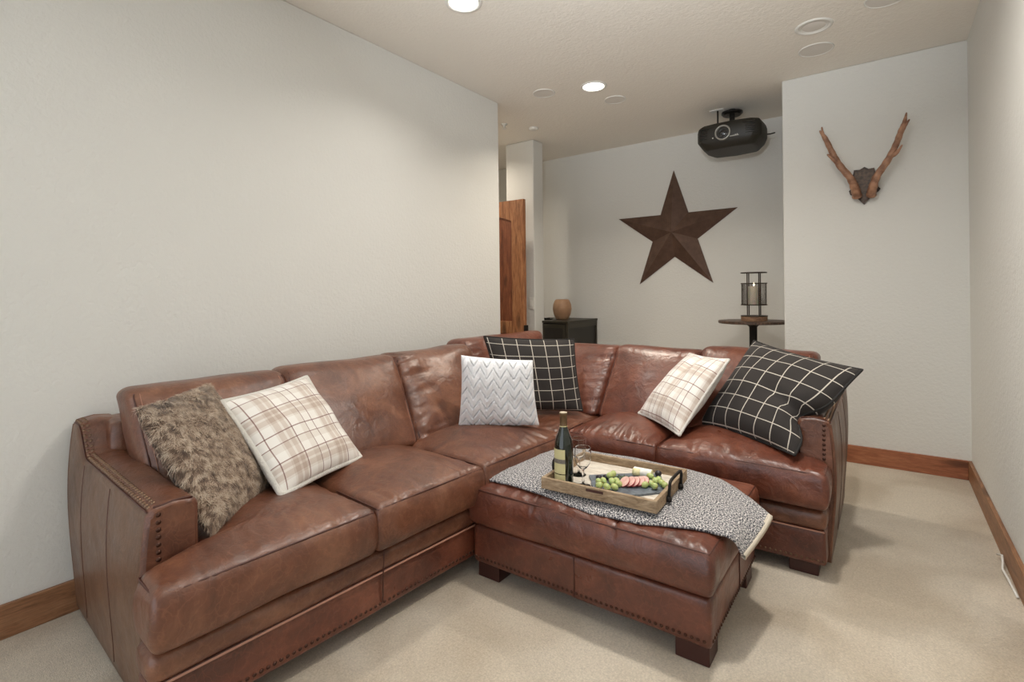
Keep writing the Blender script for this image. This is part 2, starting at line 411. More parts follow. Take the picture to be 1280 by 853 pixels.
# base frames: right run
def Rb(x0, x1, y0, y1, z0, z1, name, m=LE2, rho=.02, bulge=(0, 0), n=(30, 8, 8)):
    b = [(x0, y0, z0), (x1, y0, z0), (x1, y1, z0), (x0, y1, z0)]; t = [(x, y, z1) for x, y, _ in b]
    return hex_soft(name, b, t, m, sofa, ((x1 - x0) / 2, (y1 - y0) / 2, (z1 - z0) / 2), n, rho, 0, bulge, wrf=lambda c, P: nz(P, (5, 5, 6)) * .004)
Rb(-2.40, -.20, 3.20, 3.40, .10, .76, 'back_frame', LE1, rho=.03)
b = MB(); b.tube([(-1.40, 2.436, .202), (-.21, 2.436, .202)], .0035, 6); b.build('base_welt', STITCH, sofa, True)
# panel join seams on the base fronts
b = MB(); b.tube([L(.006, .70, .10), L(.012, .70, .21), L(.018, .70, .30)], .0025, 5); b.build('panel_seam', PIPE, sofa, True)
# nails
b = MB()
for i in range(96): b.dome(L(.001, .02 + i * .0198, .097), E1, .0062, .005)
o = b.build('nailhead_row', NAILD, sofa, True); o['kind'] = 'stuff'
b = MB()
for i in range(60): b.dome((-.215 - i * .0198, 2.4445, .078), (0, -1, 0), .0055, .005)
o = b.build('nailhead_row', BRASS, sofa, True); o['kind'] = 'stuff'
# feet
for a, bb in ((-.10, .06), (-.90, .20), (-.10, 1.85), (-.95, 1.85)):
    q = [L(a - .05, bb - .05, 0), L(a + .05, bb - .05, 0), L(a + .05, bb + .05, 0), L(a - .05, bb + .05, 0)]
    b = MB(); b.hexa(q, [p + np.array([0, 0, .08]) for p in q]); b.build('foot', FOOT, sofa, bevel=.004)
for x, y in ((-.29, 2.52), (-.29, 3.30), (-1.30, 3.30), (-2.3, 3.28)):
    b = MB(); b.box(x - .055, x + .055, y - .05, y + .05, 0, .07); b.build('foot', FOOT, sofa, bevel=.004)
# arms: profile top(a) along depth
def arm(F, sgn, name, dz):
    # F(a,b,z)->world ; a: 0 back .. forward ; b: thickness 0 outer .. 1 inner
    As = np.linspace(-1.0, -.125, 44)
    def top(a):
        t = np.clip((-.80 - a) / .12, 0, 1); t = t * t * (3 - 2 * t)
        return .605 + dz + (a + .125) * -.015 + t * .103
    nb, nzv = 8, 20; V = []; ring = []
    for a in As:
        # cross-section closed loop in (b,z): outer side bottom->top, top, inner side down
        T = top(a); loop = []
        fe = min(1, (-.125 - a) / .02); rr = .018
        for k in range(nzv + 1):
            z = .03 + (T - .02 - .03) * k / nzv; zz = (z - .03) / T
            loop.append((-.032 * math.sin(math.pi * min(1, zz * 1.02)) * (0.35 + .65 * zz), z))
        for k in range(1, nb):
            ang = math.pi / 2 * k / nb; loop.append((.02 - .02 * math.cos(ang), T - .02 + .02 * math.sin(ang)))
        loop.append((.02, T)); loop.append((.06, T + .006)); loop.append((.10, T))
        for k in range(1, nb):
            ang = math.pi / 2 * k / nb; loop.append((.10 + .022 * math.sin(ang), T - .022 + .022 * math.cos(ang)))
        loop.append((.122, T - .022)); loop.append((.122, .25)); loop.append((.122, .03))
        ring.append(loop)
    m = len(ring[0]); V = [F(a, bb, z) for a, lp in zip(As, ring) for bb, z in lp]
    # rounded front lip ring
    lp = ring[-1]; cb, cz = .058, .32
    V += [F(-.119, bb + (cb - bb) * .05, z + (cz - z) * .012) for bb, z in lp]; V += [F(-.116, bb + (cb - bb) * .16, z + (cz - z) * .035) for bb, z in lp]
    nr = len(As) + 2; Fc = [(i * m + k, i * m + (k + 1) % m, (i + 1) * m + (k + 1) % m, (i + 1) * m + k) for i in range(nr - 1) for k in range(m)]
    Fc += [tuple(range(m)), tuple(range((nr - 1) * m, nr * m))[::-1]]
    if sgn < 0: Fc = [f[::-1] for f in Fc]
    ncap = len(Fc) - 2
    mi = [0] * len(Fc); k = 0
    for i in range(nr - 1):
        for kk in range(m):
            if kk < nzv + 1 and i < len(As) - 1: mi[k] = 1
            k += 1
    o = obj(name, V, Fc, LE1, sofa, True, ms=[LE3], mi=mi)
    for q_ in (ncap, ncap + 1): o.data.polygons[q_].use_smooth = False
    b = MB()                                                       # double row of nails along the outer top edge, then down the front
    for s_ in range(2):
        a = -.985 + s_ * .0105
        while a < -.14:
            T = top(a); T2 = top(a + .01); step = .021 * 1 / math.sqrt(1 + ((T2 - T) / .01) ** 2)
            nrm = np.array(F(a, -1, T + 1.4)) - np.array(F(a, 0, T))
            b.dome(F(a, .007 + s_ * .0135, T - .005 + s_ * .0055), nrm, .0068, .006); a += max(.004, step)
    o = b.build('nailhead_row', BRASS, sofa, True); o['kind'] = 'stuff'
    b = MB(); fn = np.array(F(1, 0, 0)) - np.array(F(0, 0, 0)); z = .583 + dz
    while z > .44:
        b.dome(F(-.1175, .022, z), fn, .0078, .006); z -= .0205
    o = b.build('nailhead_row', NAILD, sofa, True); o['kind'] = 'stuff'
    for a0, lean in ((-.47, .0), (-.80, -.02)):
        P = []
        for k in range(26):
            z = .05 + (top(a0) - .08) * k / 25; zz = (z - .03) / top(a0)
            P.append(F(a0 + lean * (1 - k / 25) + .022 * math.sin(math.pi * k / 25), -.032 * math.sin(math.pi * min(1, zz * 1.02)) * (.35 + .65 * zz) + .0008, z))
        b = MB(); b.tube(P, .0028, 6); b.build('side_seam', PIPE, sofa, True)
    b = MB(); T = top(-.125); b.tube([F(-.123, bb, T + (.004 if .04 < bb < .09 else .0)) for bb in (.012, .035, .06, .085, .108)], .0028, 6); b.build('arm_welt', PIPE, sofa, True); b = MB()
    b.tube([F(a, -.001, top(a) - .012) for a in np.linspace(-.99, -.13, 60)], .0022, 5)
    b.build('arm_welt', PIPE, sofa, True)
arm(lambda a, b, z: L(a, .035 + b, z), 1, 'armrest', .015)
arm(lambda a, b, z: np.array([-.196 - b, 2.44 - (a + .0) * .96, z]), -1, 'armrest', .032)
def cushmap(planf, z0, z1):
    def f(c):
        p = planf(c[:, 0], c[:, 1]); return np.stack([p[0], p[1], z0 + (z1 - z0) * (c[:, 2] + 1) / 2], 1)
    return f
def planL(b0, b1, ax0=-.62, ax1=.045, notch=None, an=-.10):
    def f(u, v):
        a = ax1 + (v + 1) / 2 * (ax0 - ax1)                         # v=-1 front
        lo = b0 + np.zeros_like(u)
        if notch is not None: t = np.clip((an + .012 - a) / .02, 0, 1); t = t * t * (3 - 2 * t); lo = b0 + (notch - b0) * t
        b = lo + (b1 - lo) * (u + 1) / 2
        P = O0[None] + a[:, None] * E1 + b[:, None] * E2; return P[:, 0], P[:, 1]
    return f
def planR(x0, x1, y0, y1, notch=None, yn=2.54):
    def f(u, v):
        y = y0 + (v + 1) / 2 * (y1 - y0); hi = x1 + np.zeros_like(u)
        if notch is not None: t = np.clip((y - yn + .012) / .02, 0, 1); t = t * t * (3 - 2 * t); hi = x1 + (notch - x1) * t
        return x0 + (hi - x0) * (u + 1) / 2, y
    return f
def base(planf, hx, hy, z0, z1, name, m, rho, bul):
    s_ = Soft(cushmap(planf, z0, z1), (hx, hy, (z1 - z0) / 2), rho, 0, (0, bul), wrf=lambda c, P: nz(P, (5, 5, 6)) * .003); s_.mesh(name, m, sofa, (60, 60, 8))
base(planL(.0, 1.95, -.97, .0, .09, -.11), .97, .48, .072, .212, 'base_panel', LE2, .012, 0)
base(planL(-.004, 1.95, -.97, .010, .09, -.11), .97, .48, .207, .292, 'base_band', LE1, .03, .006)
base(planR(-1.43, -.206, 2.445, 3.35, -.27, 2.553), .61, .45, .058, .205, 'base_panel', LE2, .012, 0)
base(planR(-1.43, -.200, 2.434, 3.35, -.27, 2.553), .61, .45, .200, .288, 'base_band', LE1, .03, .006)
# seat cushions
def seat(planf, hx, hy, z0, z1, crown, seed, m, amp=.0045, n=(52, 44, 9), power=2.2, parent=None):
    s = Soft(cushmap(planf, z0, z1), (hx, hy, (z1 - z0) / 2), .024, crown, (.008, .012), power=power, wrf=seat_wr(amp, seed))
    o = s.mesh('seat_cushion', m, sofa, n)
    paths = [[(-.999, -.2, .999), (-.999, -.999, .999), (.999, -.999, .999), (.999, -.2, .999)]]
    s.pipe('welt', paths, PIPE, o, .0034); return o
seat(planL(.0, .652, notch=.158, an=-.112), .325, .325, .302, .455, .052, 1.3, LE1, power=3)
seat(planL(.656, 1.195), .27, .325, .304, .458, .058, 2.9, LE1)
seat(planL(1.199, 1.825), .31, .325, .300, .460, .055, 4.1, LE1, amp=.006)
seat(planR(-2.05, -1.392, 2.335, 2.98), .32, .32, .300, .457, .040, 5.7, LE1, amp=.006)
seat(planR(-1.388, -.902, 2.40, 2.98), .24, .29, .300, .452, .062, 7.7, LE2, amp=.006)
seat(planR(-.898, -.198, 2.395, 2.98, notch=-.325, yn=2.555), .34, .29, .298, .452, .060, 9.2, LE2, amp=.0055, power=2.6)
# back cushions: u along width, v bottom->top, w thickness (front = +1)
def back_wr(amp, seed, gl, gr):
    def f(c, P):
        u, v, w = c.T; fr = np.clip((w + .2) / .6, 0, 1); fade = np.clip((1 - np.maximum(np.abs(u), np.abs(v))) / .05, 0, 1)
        pk = 1 - np.abs(nz(np.stack([u * 1.3, v * 5.5 - u * 1.2, u * 0 + seed], 1), (1, 1, 1))) * 3
        el = np.clip(1 - (u + 1) / .7, 0, 1) * gl; er = np.clip(1 - (1 - u) / .6, 0, 1) * gr
        pt = 1 - np.abs(nz(np.stack([u * 7, v * 1.4, u * 0 + seed + 3], 1), (1, 1, 1))) * 3; et = np.clip(1 - (1 - v) / .45, 0, 1) * .35
        soft = nz(np.stack([u * 1.6, v * 1.6, u * 0 + seed + 9], 1), (1, 1, 1))
        return amp * (fr * fade * (pk * (el + er) + pt * et) + soft * 1.5)
    return f
def backc(bl, br, tr, tl, thb, tht, out, m, seed, crown=.045, gl=.3, gr=.3, amp=.005):
    """front-face corners (bottom left, bottom right, top right, top left), out = horizontal unit to the front"""
    out = np.array(out, float); f = [np.array(p, float) for p in (bl, br, tr, tl)]
    rear = [f[0] - out * thb, f[1] - out * thb, f[2] - out * tht + np.array([0, 0, -.015]), f[3] - out * tht + np.array([0, 0, -.015])]
    hx = np.linalg.norm(f[1] - f[0]) / 2; hy = np.linalg.norm(f[3] - f[0]) / 2; hz = (thb + tht) / 4
    s = Soft(trilin(rear, f), (hx, hy, hz), .045, crown, (.012, .012), power=2.5, wrf=back_wr(amp, seed, gl, gr))
    o = s.mesh('back_cushion', m, sofa, (44, 44, 12))
    s.pipe('welt', [[(-.999, -.97, .98), (-.999, .98, .98)], [(.999, -.97, .98), (.999, .98, .98)]], PIPE, o, .0032)
    s.pipe('stitching', [[(-.9, -.95, .99), (-.9, .95, .99)], [(.9, -.95, .99), (.9, .95, .99)]], STITCH, o, .0012)
    return o
def LB(b0, b1, tb0, tb1, af=-.42, at=-.70, zb=.455, zt=.865, **k):
    return backc(L(af, b0, zb), L(af, b1, zb), L(at, tb1, zt), L(at, tb0, zt), .26, .19, E1, **k)
LB(.150, .660, .135, .708, m=LE1, seed=1.1, zt=.860)
LB(.664, 1.245, .714, 1.318, m=LE1, seed=2.2, gr=.1, zt=.868)
LB(1.250, 1.84, 1.326, 1.905, m=LE1, seed=3.9, amp=.0075, gl=1.9, gr=.2, zt=.870, at=-.72)
LB(1.86, 2.45, 1.925, 2.80, m=LE2, seed=5.2, gl=.8, gr=.5, zt=.898, at=-.80, af=-.56)
def RB(x0, x1, tx0, tx1, yf=2.72, yt=3.02, zb=.455, zt=.855, **k):
    return backc((x0, yf, zb), (x1, yf, zb), (tx1, yt, zt), (tx0, yt, zt), .26, .19, (0, -1, 0), **k)
RB(-2.0, -1.392, -2.22, -1.388, m=LE2, seed=6.6, gr=1.5, gl=.3, zt=.850)
RB(-1.382, -.885, -1.376, -.868, m=LE2, seed=7.1, gl=.3, zt=.852)
RB(-.880, -.320, -.862, -.290, m=LE2, seed=8.3, zt=.868, yt=3.06)

# ------------------------------------------------ OTTOMAN
OX0, OX1, OY0, OY1 = -1.418, -.450, 1.652, 2.325
ot = thing('leather_ottoman', 'long chestnut leather ottoman with thick cushion top standing in front of the sofa', 'ottoman', ((OX0 + OX1) / 2, (OY0 + OY1) / 2, 0))
def ob(x0, x1, y0, y1, z0, z1):
    b = [(x0, y0, z0), (x1, y0, z0), (x1, y1, z0), (x0, y1, z0)]; return b, [(x, y, z1) for x, y, _ in b]
b_, t_ = ob(OX0, OX1, OY0, OY1, .068, .226)
hex_soft('base', b_, t_, LE2, ot, (.48, .33, .08), (40, 30, 8), .014, 0, (.0, .0), wrf=lambda c, P: nz(P, (5, 5, 6)) * .004)
_ow = seat_wr(.0045, 11.5)
OS = Soft(trilin(*ob(OX0 - .004, OX1 + .006, OY0 - .014, OY1 + .012, .232, .382)), (.485, .34, .08), .022, .042, (.012, .014), power=3.2,
          wrf=lambda c, P: _ow(c, P) - .007 * (c[:, 2] > .5) * (np.exp(-((c[:, 0] - .34) / .012) ** 2) + np.exp(-((c[:, 0] + .34) / .012) ** 2)))
oc = OS.mesh('top_cushion', LE2, ot, (150, 56, 10))
OS.pipe('welt', [[(-.999, .999, .999), (-.999, -.999, .999), (.999, -.999, .999), (.999, .999, .999), (-.999, .999, .999)]], PIPE, oc, .0036)
for u in (-.34, .34):
    b = MB(); P, _ = OS.world(np.stack([np.full(50, u), np.linspace(-1, 1, 50), np.full(50, 1.)], 1)); b.tube(P + np.array([0, 0, -.006]), .0028, 6); b.build('seam', PIPE, oc, True)
b = MB(); b.tube([((OX0 + OX1) / 2 + .0, OY0 - .001, .08), ((OX0 + OX1) / 2, OY0 - .001, .222)], .0024, 6); b.build('base_seam', PIPE, ot, True); b = MB(); b.tube([(OX1 + .001, (OY0 + OY1) / 2 + .05, .08), (OX1 + .001, (OY0 + OY1) / 2 + .05, .225)], .0024, 6)
b.build('base_seam', PIPE, ot, True)
b = MB()
for i in range(48): b.dome((OX0 + .018 + i * .0198, OY0 - .0015, .093), (0, -1, 0), .0062, .005)
for i in range(33): b.dome((OX1 + .0015, OY0 + .018 + i * .0198, .093), (1, 0, 0), .0062, .005)
o = b.build('nailhead_row', NAILD, ot, True); o['kind'] = 'stuff'
for x in (OX0 + .065, OX1 - .065):
    for y in (OY0 + .07, OY1 - .07):
        b = MB(); b.box(x - .055, x + .055, y - .05, y + .05, 0, .075); b.build('foot', FOOT, ot, bevel=.004)
def otop(x, y):
    """height of the ottoman's top surface"""
    u = min(1, max(-1, (2 * x - OX0 - OX1) / (OX1 - OX0))); v = min(1, max(-1, (2 * y - OY0 - OY1) / (OY1 - OY0)))
    return .383 + .042 * (1 - abs(u) ** 3.2) * (1 - abs(v) ** 3.2)

# ------------------------------------------------ pillows
def pillow(name, label, cat, corners, T, mfront, mback=None, n=40, pinch=.05, group=None, trim=None, trim_r=.005, puff=.5, dent=0, seed=0, dispf=None, notch=None):
    Cn = [np.array(c, float) for c in corners]                      # BL BR TR TL
    nn = np.cross(Cn[1] - Cn[0], Cn[3] - Cn[0]); nn /= np.linalg.norm(nn); ctr = sum(Cn) / 4
    g = np.linspace(-1, 1, n + 1); g = g * (1.3 - .3 * g * g)
    def P(u, v, side):
        pu = u * (1 - pinch * (1 - v * v) * (u * u)); pv = v * (1 - pinch * (1 - u * u) * (v * v))
        if notch: pu -= notch[1] * abs(u) ** 3 * math.copysign(1, u) * math.exp(-((v - notch[0]) / notch[2]) ** 2) * (1 if u * notch[3] > 0 else 0)
        a = (pu + 1) / 2; b = (pv + 1) / 2
        p = Cn[0] * (1 - a) * (1 - b) + Cn[1] * a * (1 - b) + Cn[2] * a * b + Cn[3] * (1 - a) * b
        t = (max(0, (1 - abs(u) ** 2.4)) * max(0, (1 - abs(v) ** 2.4))) ** puff
        h = T * t * side
        if dent and side > 0: h -= dent * math.exp(-((u) ** 2) / .03 - ((v - 1) ** 2) / .35) * t
        if notch and side > 0 and u * notch[3] > 0: h -= .06 * abs(u) * math.exp(-((v - notch[0] - (1 - abs(u)) * .3) / .10) ** 2) * t ** .5
        wv = noise.noise(Vector((u * 1.8 + seed, v * 1.8, seed + side)))
        wr = (1 - abs(noise.noise(Vector((u * 3 + seed, v * 3 + u * 2, seed + 4)))) * 3) * (1 - t) * .5
        h += (wv * .012 + wr * .006) * t ** .5 * side
        if dispf and side > 0: h += dispf(u, v) * min(1, t * 3)
        return p + nn * h
    root = thing(name, label, cat, tuple(min(Cn, key=lambda q: q[2])), group)
    def grid(side, nm, m):
        V = [P(u, v, side) for v in g for u in g]; uv = [((u + 1) / 2, (v + 1) / 2) for v in g for u in g]
        F = []
        for j in range(n):
            for i in range(n):
                f = (j * (n + 1) + i, j * (n + 1) + i + 1, (j + 1) * (n + 1) + i + 1, (j + 1) * (n + 1) + i); F.append(f if side > 0 else f[::-1])
        return obj(nm, V, F, m, root, True, uv)
    fo = grid(1, 'front_cover', mfront); bo = grid(-1, 'back_cover', mback or mfront)
    if trim:
        pts = [P(u, -1, 1) for u in g[:-1]] + [P(1, v, 1) for v in g[:-1]] + [P(-u, 1, 1) for u in g[:-1]] + [P(-1, -v, 1) for v in g[:-1]]
        b = MB(); b.tube(pts, trim_r, 8, True); b.build('piping', trim, root, True)
    return root, P, nn
def m_cloth(name, c, rough=.9):
    m = mat(name, c, rough); n = N(m); n.b.inputs['Sheen Weight'].default_value = .3; return m, n
def uvout(n, scale=(1, 1, 1)):
    sx = n.new('ShaderNodeSeparateXYZ'); n.link(n.obj(scale, 'UV'), sx.inputs[0]); return sx.outputs[0], sx.outputs[1]
def m_window(name, k, bg, ln, lw=.045, off=(.3, .4)):
    m, n = m_cloth(name, bg, .85); x, y = uvout(n)
    def line(s, o):
        f = n.math('FRACT', n.math('ADD', n.math('MULTIPLY', s, k), o)); return n.math('LESS_THAN', n.math('ABSOLUTE', n.math('SUBTRACT', f, .5)), lw)
    l = n.math('MAXIMUM', line(x, off[0]), line(y, off[1]))
    th = n.noise(n.obj((1, 1, 1), 'UV'), 300, 1); fc = n.math('MULTIPLY', l, n.math('ADD', .62, n.math('MULTIPLY', th, .5)))
    n.col(n.mix(fc, bg, ln)); n.bump(th, .2, .002); n.b.inputs['Sheen Weight'].default_value = .05; return m
WIND = m_window('black_windowpane_cloth', 6.6, srgb(40, 35, 33), srgb(206, 198, 186), .026)
def m_plaid(name, k=1.0, off=(0, 0)):
    m, n = m_cloth(name, srgb(226, 220, 210)); x, y = uvout(n)
    W, T1, T2, LN = srgb(240, 238, 235), srgb(229, 224, 219), srgb(213, 202, 194), srgb(158, 132, 127)
    def bands(s, o):
        f = n.math('FRACT', n.math('ADD', n.math('MULTIPLY', s, 2.0 * k), o))
        return n.ramp(f, [(0, W), (.17, LN), (.188, W), (.36, T1), (.40, T2), (.50, T1), (.54, T2), (.62, T1), (.66, LN), (.678, W), (.84, T1), (.975, LN), (.992, W)], 'CONSTANT')
    c = n.mix(1, bands(x, off[0]), bands(y, off[1]), 'MULTIPLY'); n.col(n.mix(1, c, g3(1.12), 'MULTIPLY'))
    n.bump(n.noise(n.obj((1, 1, 1), 'UV'), 220, 2), .15, .002); return m
PLAID = m_plaid('cream_tan_plaid', 1.0, (.05, .2)); PLAID2 = m_plaid('cream_tan_plaid_second', 1.0, (.45, .1))
SHERPA, n_ = m_cloth('cream_sherpa', srgb(226, 222, 214)); n_.bump(n_.noise(n_.obj(), 90, 4, .7), .9, .01)
CHEV, n_ = m_cloth('white_plush', srgb(250, 250, 252)); n_.bump(n_.noise(n_.obj(), 160, 3, .7), .5, .006)
FURB, n_ = m_cloth('fur_backing', srgb(96, 76, 56))
def m_fur():
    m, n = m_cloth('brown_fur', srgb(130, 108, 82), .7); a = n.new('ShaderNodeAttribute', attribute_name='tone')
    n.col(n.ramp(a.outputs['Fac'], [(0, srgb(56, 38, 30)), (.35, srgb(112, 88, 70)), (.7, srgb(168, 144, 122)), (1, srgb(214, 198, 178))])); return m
FUR = m_fur()
def strands(name, base, nrm, dirs, length, width, tone, m, parent):
    """tapered two-segment blades"""
    n = len(base); side = np.cross(dirs, nrm); side /= np.maximum(np.linalg.norm(side, axis=1, keepdims=True), 1e-9)
    mid = base + (dirs * .55 + nrm * .45) * length[:, None] * .5; tip = base + (dirs * .92 + nrm * .28) * length[:, None]
    wv = side * (width / 2)
    V = np.stack([base - wv, base + wv, mid + wv * .8, mid - wv * .8, tip], 1).reshape(-1, 3)
    i = np.arange(n) * 5; me = bpy.data.meshes.new(name)
    F = [(a, a + 1, a + 2, a + 3) for a in i] + [(a + 3, a + 2, a + 4) for a in i]
    me.from_pydata(V.tolist(), [], F); me.materials.append(m)
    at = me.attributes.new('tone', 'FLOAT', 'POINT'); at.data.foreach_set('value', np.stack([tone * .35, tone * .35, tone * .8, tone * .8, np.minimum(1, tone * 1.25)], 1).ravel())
    me.polygons.foreach_set('use_smooth', [True] * len(me.polygons)); me.update()
    o = bpy.data.objects.new(name, me); C.objects.link(o); o.parent = parent; o.matrix_parent_inverse = parent_world(parent).inverted(); o['kind'] = 'stuff'; return o
def cover_with_fur(root, P, nn, count, len_, wid, m, region=None, spread=.5, down=(0, 0, -1), both=True, name='fur'):
    B = []; Nn = []; Dd = []; Ln = []; Tn = []
    for i in range(count):
        u, v = RNG.uniform(-1, 1, 2); side = 1 if (not both or RNG.random() < .8) else -1
        if region: u, v, side = region()
        e = .02; p = P(u, v, side); pu = P(min(1, u + e), v, side) - P(max(-1, u - e), v, side); pv = P(u, min(1, v + e), side) - P(u, max(-1, v - e), side)
        k = np.cross(pu, pv); L_ = np.linalg.norm(k)
        k = k / L_ * side if L_ > 1e-10 else nn * side
        c1 = noise.noise(Vector((u * 5, v * 5, 3.))); c2 = noise.noise(Vector((u * 5, v * 5, 9.))); c3 = noise.noise(Vector((u * 14, v * 14, 1.)))
        d = np.array(down, float) * .8 + pu / (np.linalg.norm(pu) + 1e-9) * (c1 * 1.1 + RNG.normal() * .3) + pv / (np.linalg.norm(pv) + 1e-9) * (c2 * 1.1 + RNG.normal() * .3)
        ed = max(abs(u), abs(v))
        if ed > .93: d = d + (p - P(0, 0, side)) * 1.2
        d = d - k * np.dot(d, k); d /= np.linalg.norm(d) + 1e-9
        B.append(p); Nn.append(k); Dd.append(d); Ln.append(len_ * RNG.uniform(.6, 1.15)); Tn.append(np.clip(.62 + c3 * .9 + c1 * .3 + RNG.normal() * .16, .08, 1))
    return strands(name, np.array(B), np.array(Nn), np.array(Dd), np.array(Ln), wid, np.array(Tn), m, root)
# fur pillow
pr, PF, nf = pillow('fur_pillow', 'shaggy brown faux fur pillow leaning in the corner of the left armrest', 'pillow',
                    [(-1.625, .70, .49), (-1.84, 1.00, .50), (-2.05, .885, .865), (-1.88, .60, .845)], .058, FURB, n=30, pinch=.02, seed=2)
cover_with_fur(pr, PF, nf, 52000, .023, .0022, FUR)
# plaid pillows
pr, PP, np_ = pillow('plaid_pillow', 'cream and tan plaid pillow with fluffy edge beside the fur pillow', 'pillow',
                     [(-1.70, .965, .50), (-1.80, 1.375, .505), (-2.06, 1.29, .835), (-1.955, .885, .81)], .075, PLAID, SHERPA, n=44, pinch=.05, seed=5, puff=.5, trim=SHERPA, trim_r=.011)
FLUFF = mat('cream_fluff', srgb(236, 233, 226), .9)
def rim():
    k = RNG.integers(0, 3); t = RNG.uniform(-1, 1)
    return ((-1 + abs(RNG.normal()) * .02, t, -1) if k != 1 else (t, -1 + abs(RNG.normal()) * .02, -1))
cover_with_fur(pr, PP, np_, 6000, .017, .0024, FLUFF, rim, name='fluffy_edge')
pillow('plaid_pillow', 'cream and tan plaid pillow with smooth pale trim on the right half of the sofa', 'pillow',
       [(-1.125, 2.74, .515), (-.815, 2.49, .495), (-.640, 2.73, .848), (-.905, 2.96, .838)], .075, PLAID2, SHERPA, n=44, pinch=.05, seed=8, dent=.05, trim=SHERPA, trim_r=.007)
# windowpane pillows
DPIPE = mat('black_cord', srgb(30, 27, 26), .8)
pillow('windowpane_pillow', 'black pillow with thin white grid lines in the sofa corner behind the white pillow', 'pillow',
       [(-1.80, 2.36, .505), (-1.435, 2.66, .505), (-1.565, 2.80, .905), (-1.86, 2.28, .950)], .08, WIND, n=44, pinch=.05, seed=11, trim=DPIPE, trim_r=.005)
pillow('windowpane_pillow', 'big black pillow with thin white grid lines propped against the right armrest', 'pillow',
       [(-.80, 2.76, .50), (-.315, 2.44, .50), (-.085, 2.69, .845), (-.585, 3.06, .918)], .10, WIND, n=44, pinch=.06, seed=14, trim=DPIPE, trim_r=.006, puff=.55, notch=(-.30, .27, .28, 1))
# chevron pillow
def chev(u, v):
    x = (u + 1) * 2.8; tri = abs((x % 1) - .5) * 2; f = ((v + 1) * 3.4 + tri * 1.0) % 1
    return .013 * (f ** .6) - .009 * max(0, 1 - f / .15)
pillow('chevron_pillow', 'white plush pillow with raised chevron rows standing in the sofa corner', 'pillow',
       [(-1.815, 2.005, .500), (-1.478, 2.262, .500), (-1.465, 2.19, .850), (-1.755, 1.965, .882)], .06, CHEV, n=150, pinch=.045, seed=17, dispf=chev)

# ------------------------------------------------ BLANKET on the ottoman
def m_knit():
    m = mat('grey_knit', (.4, .4, .4), .95); n = N(m); v = n.obj((1, 1, 1), 'UV')
    f = n.noise(v, 185, 1, .8); c = n.ramp(f, [(.40, srgb(38, 38, 46)), (.48, srgb(92, 92, 100)), (.53, srgb(164, 160, 160)), (.61, srgb(220, 216, 212))])
    n.col(c); vo = n.new('ShaderNodeTexVoronoi', i_Scale=170.0); n.link(v, vo.inputs['Vector']); n.bump(vo.outputs['Distance'], -.8, .005); n.b.inputs['Sheen Weight'].default_value = .2; return m
KNIT = m_knit(); HEM = mat('cream_hem', srgb(204, 194, 178), .95)
def drape(X, Y, lift=.007):
    """unrolled plan point -> world, folding down past the ottoman's ends"""
    xe = OX1 + .008; xl = OX0 - .006
    if X <= xe and X >= xl: return np.array([X, Y, otop(X, Y) + lift])
    if X > xe:
        d = X - xe; k = min(1, max(0, (Y - 1.78) / .28)); am = R(72) * (1 - k) + R(16) * k; r = .045; z = otop(xe, Y) + lift; q = r * am
        if d < q: a = d / r; return np.array([xe + r * math.sin(a), Y, z - r * (1 - math.cos(a))])
        return np.array([xe + r * math.sin(am) + (d - q) * math.cos(am), Y, z - r * (1 - math.cos(am)) - (d - q) * math.sin(am)])
    d = xl - X; z = otop(xl, Y) + lift
    return np.array([xl - .012 * math.sin(min(d / .02, 1.57)), Y, z - d * .8])
NEAR = np.array([(0, -1.435, 1.712), (.17, -1.25, 1.700), (.33, -1.09, 1.685), (.55, -.86, 1.660), (.72, -.68, 1.674), (.82, -.575, 1.707), (.90, -.49, 1.745), (1, -.352, 1.79)])
FAR = np.array([(0, -1.435, 2.20), (.2, -1.22, 2.27), (.45, -.93, 2.28), (.68, -.69, 2.262), (.80, -.55, 2.222), (.90, -.455, 2.155), (1, -.350, 2.075)])
nu, nv = 130, 44; V = []; uv = []
for j in range(nv + 1):
    for i in range(nu + 1):
        s = i / nu; t = j / nv
        near = np.array([np.interp(s, NEAR[:, 0], NEAR[:, k]) for k in (1, 2)]); far = np.array([np.interp(s, FAR[:, 0], FAR[:, k]) for k in (1, 2)])
        q = near * (1 - t) + far * t
        p = drape(q[0], q[1]); fold = noise.noise(Vector((q[0] * 7, q[1] * 9, 2.))) * .004 + .004 * abs(noise.noise(Vector((q[0] * 3, q[1] * 22, 5.))))
        ed = max(0, 1 - min(t, 1 - t) / .05)
        p = p + np.array([0, 0, fold + .003 - ed * .003])
        if -1.135 < p[0] < -.63 and 1.665 < p[1] < 2.115: p[2] = min(p[2], .434 - .0085)
        V.append(p); uv.append((q[0] * 1.0, q[1] * 1.0))
F = [(j * (nu + 1) + i, j * (nu + 1) + i + 1, (j + 1) * (nu + 1) + i + 1, (j + 1) * (nu + 1) + i) for j in range(nv) for i in range(nu)]
bl = thing('knit_throw', 'salt-and-pepper grey knitted throw laid across the ottoman top', 'blanket', (-.9, 1.98, .42))
o = obj('knit_cloth', V, F, KNIT, bl, True, uv)
sd = o.modifiers.new('thick', 'SOLIDIFY'); sd.thickness = .007; sd.offset = 1
hm = []
for j in range(nv + 1):
    p = np.array(V[j * (nu + 1) + nu]); hm.append(p + np.array([.006, 0, -.002]))
Vh = []; 
for p in hm: Vh += [p + np.array([-.008, 0, .011]), p + np.array([.006, 0, .004]), p + np.array([.006, 0, -.010]), p + np.array([-.008, 0, -.003])]
Fh = [(4 * i + k, 4 * i + (k + 1) % 4, 4 * i + 4 + (k + 1) % 4, 4 * i + 4 + k) for i in range(nv) for k in range(4)]
obj('hem_band', Vh, Fh, HEM, bl, True)

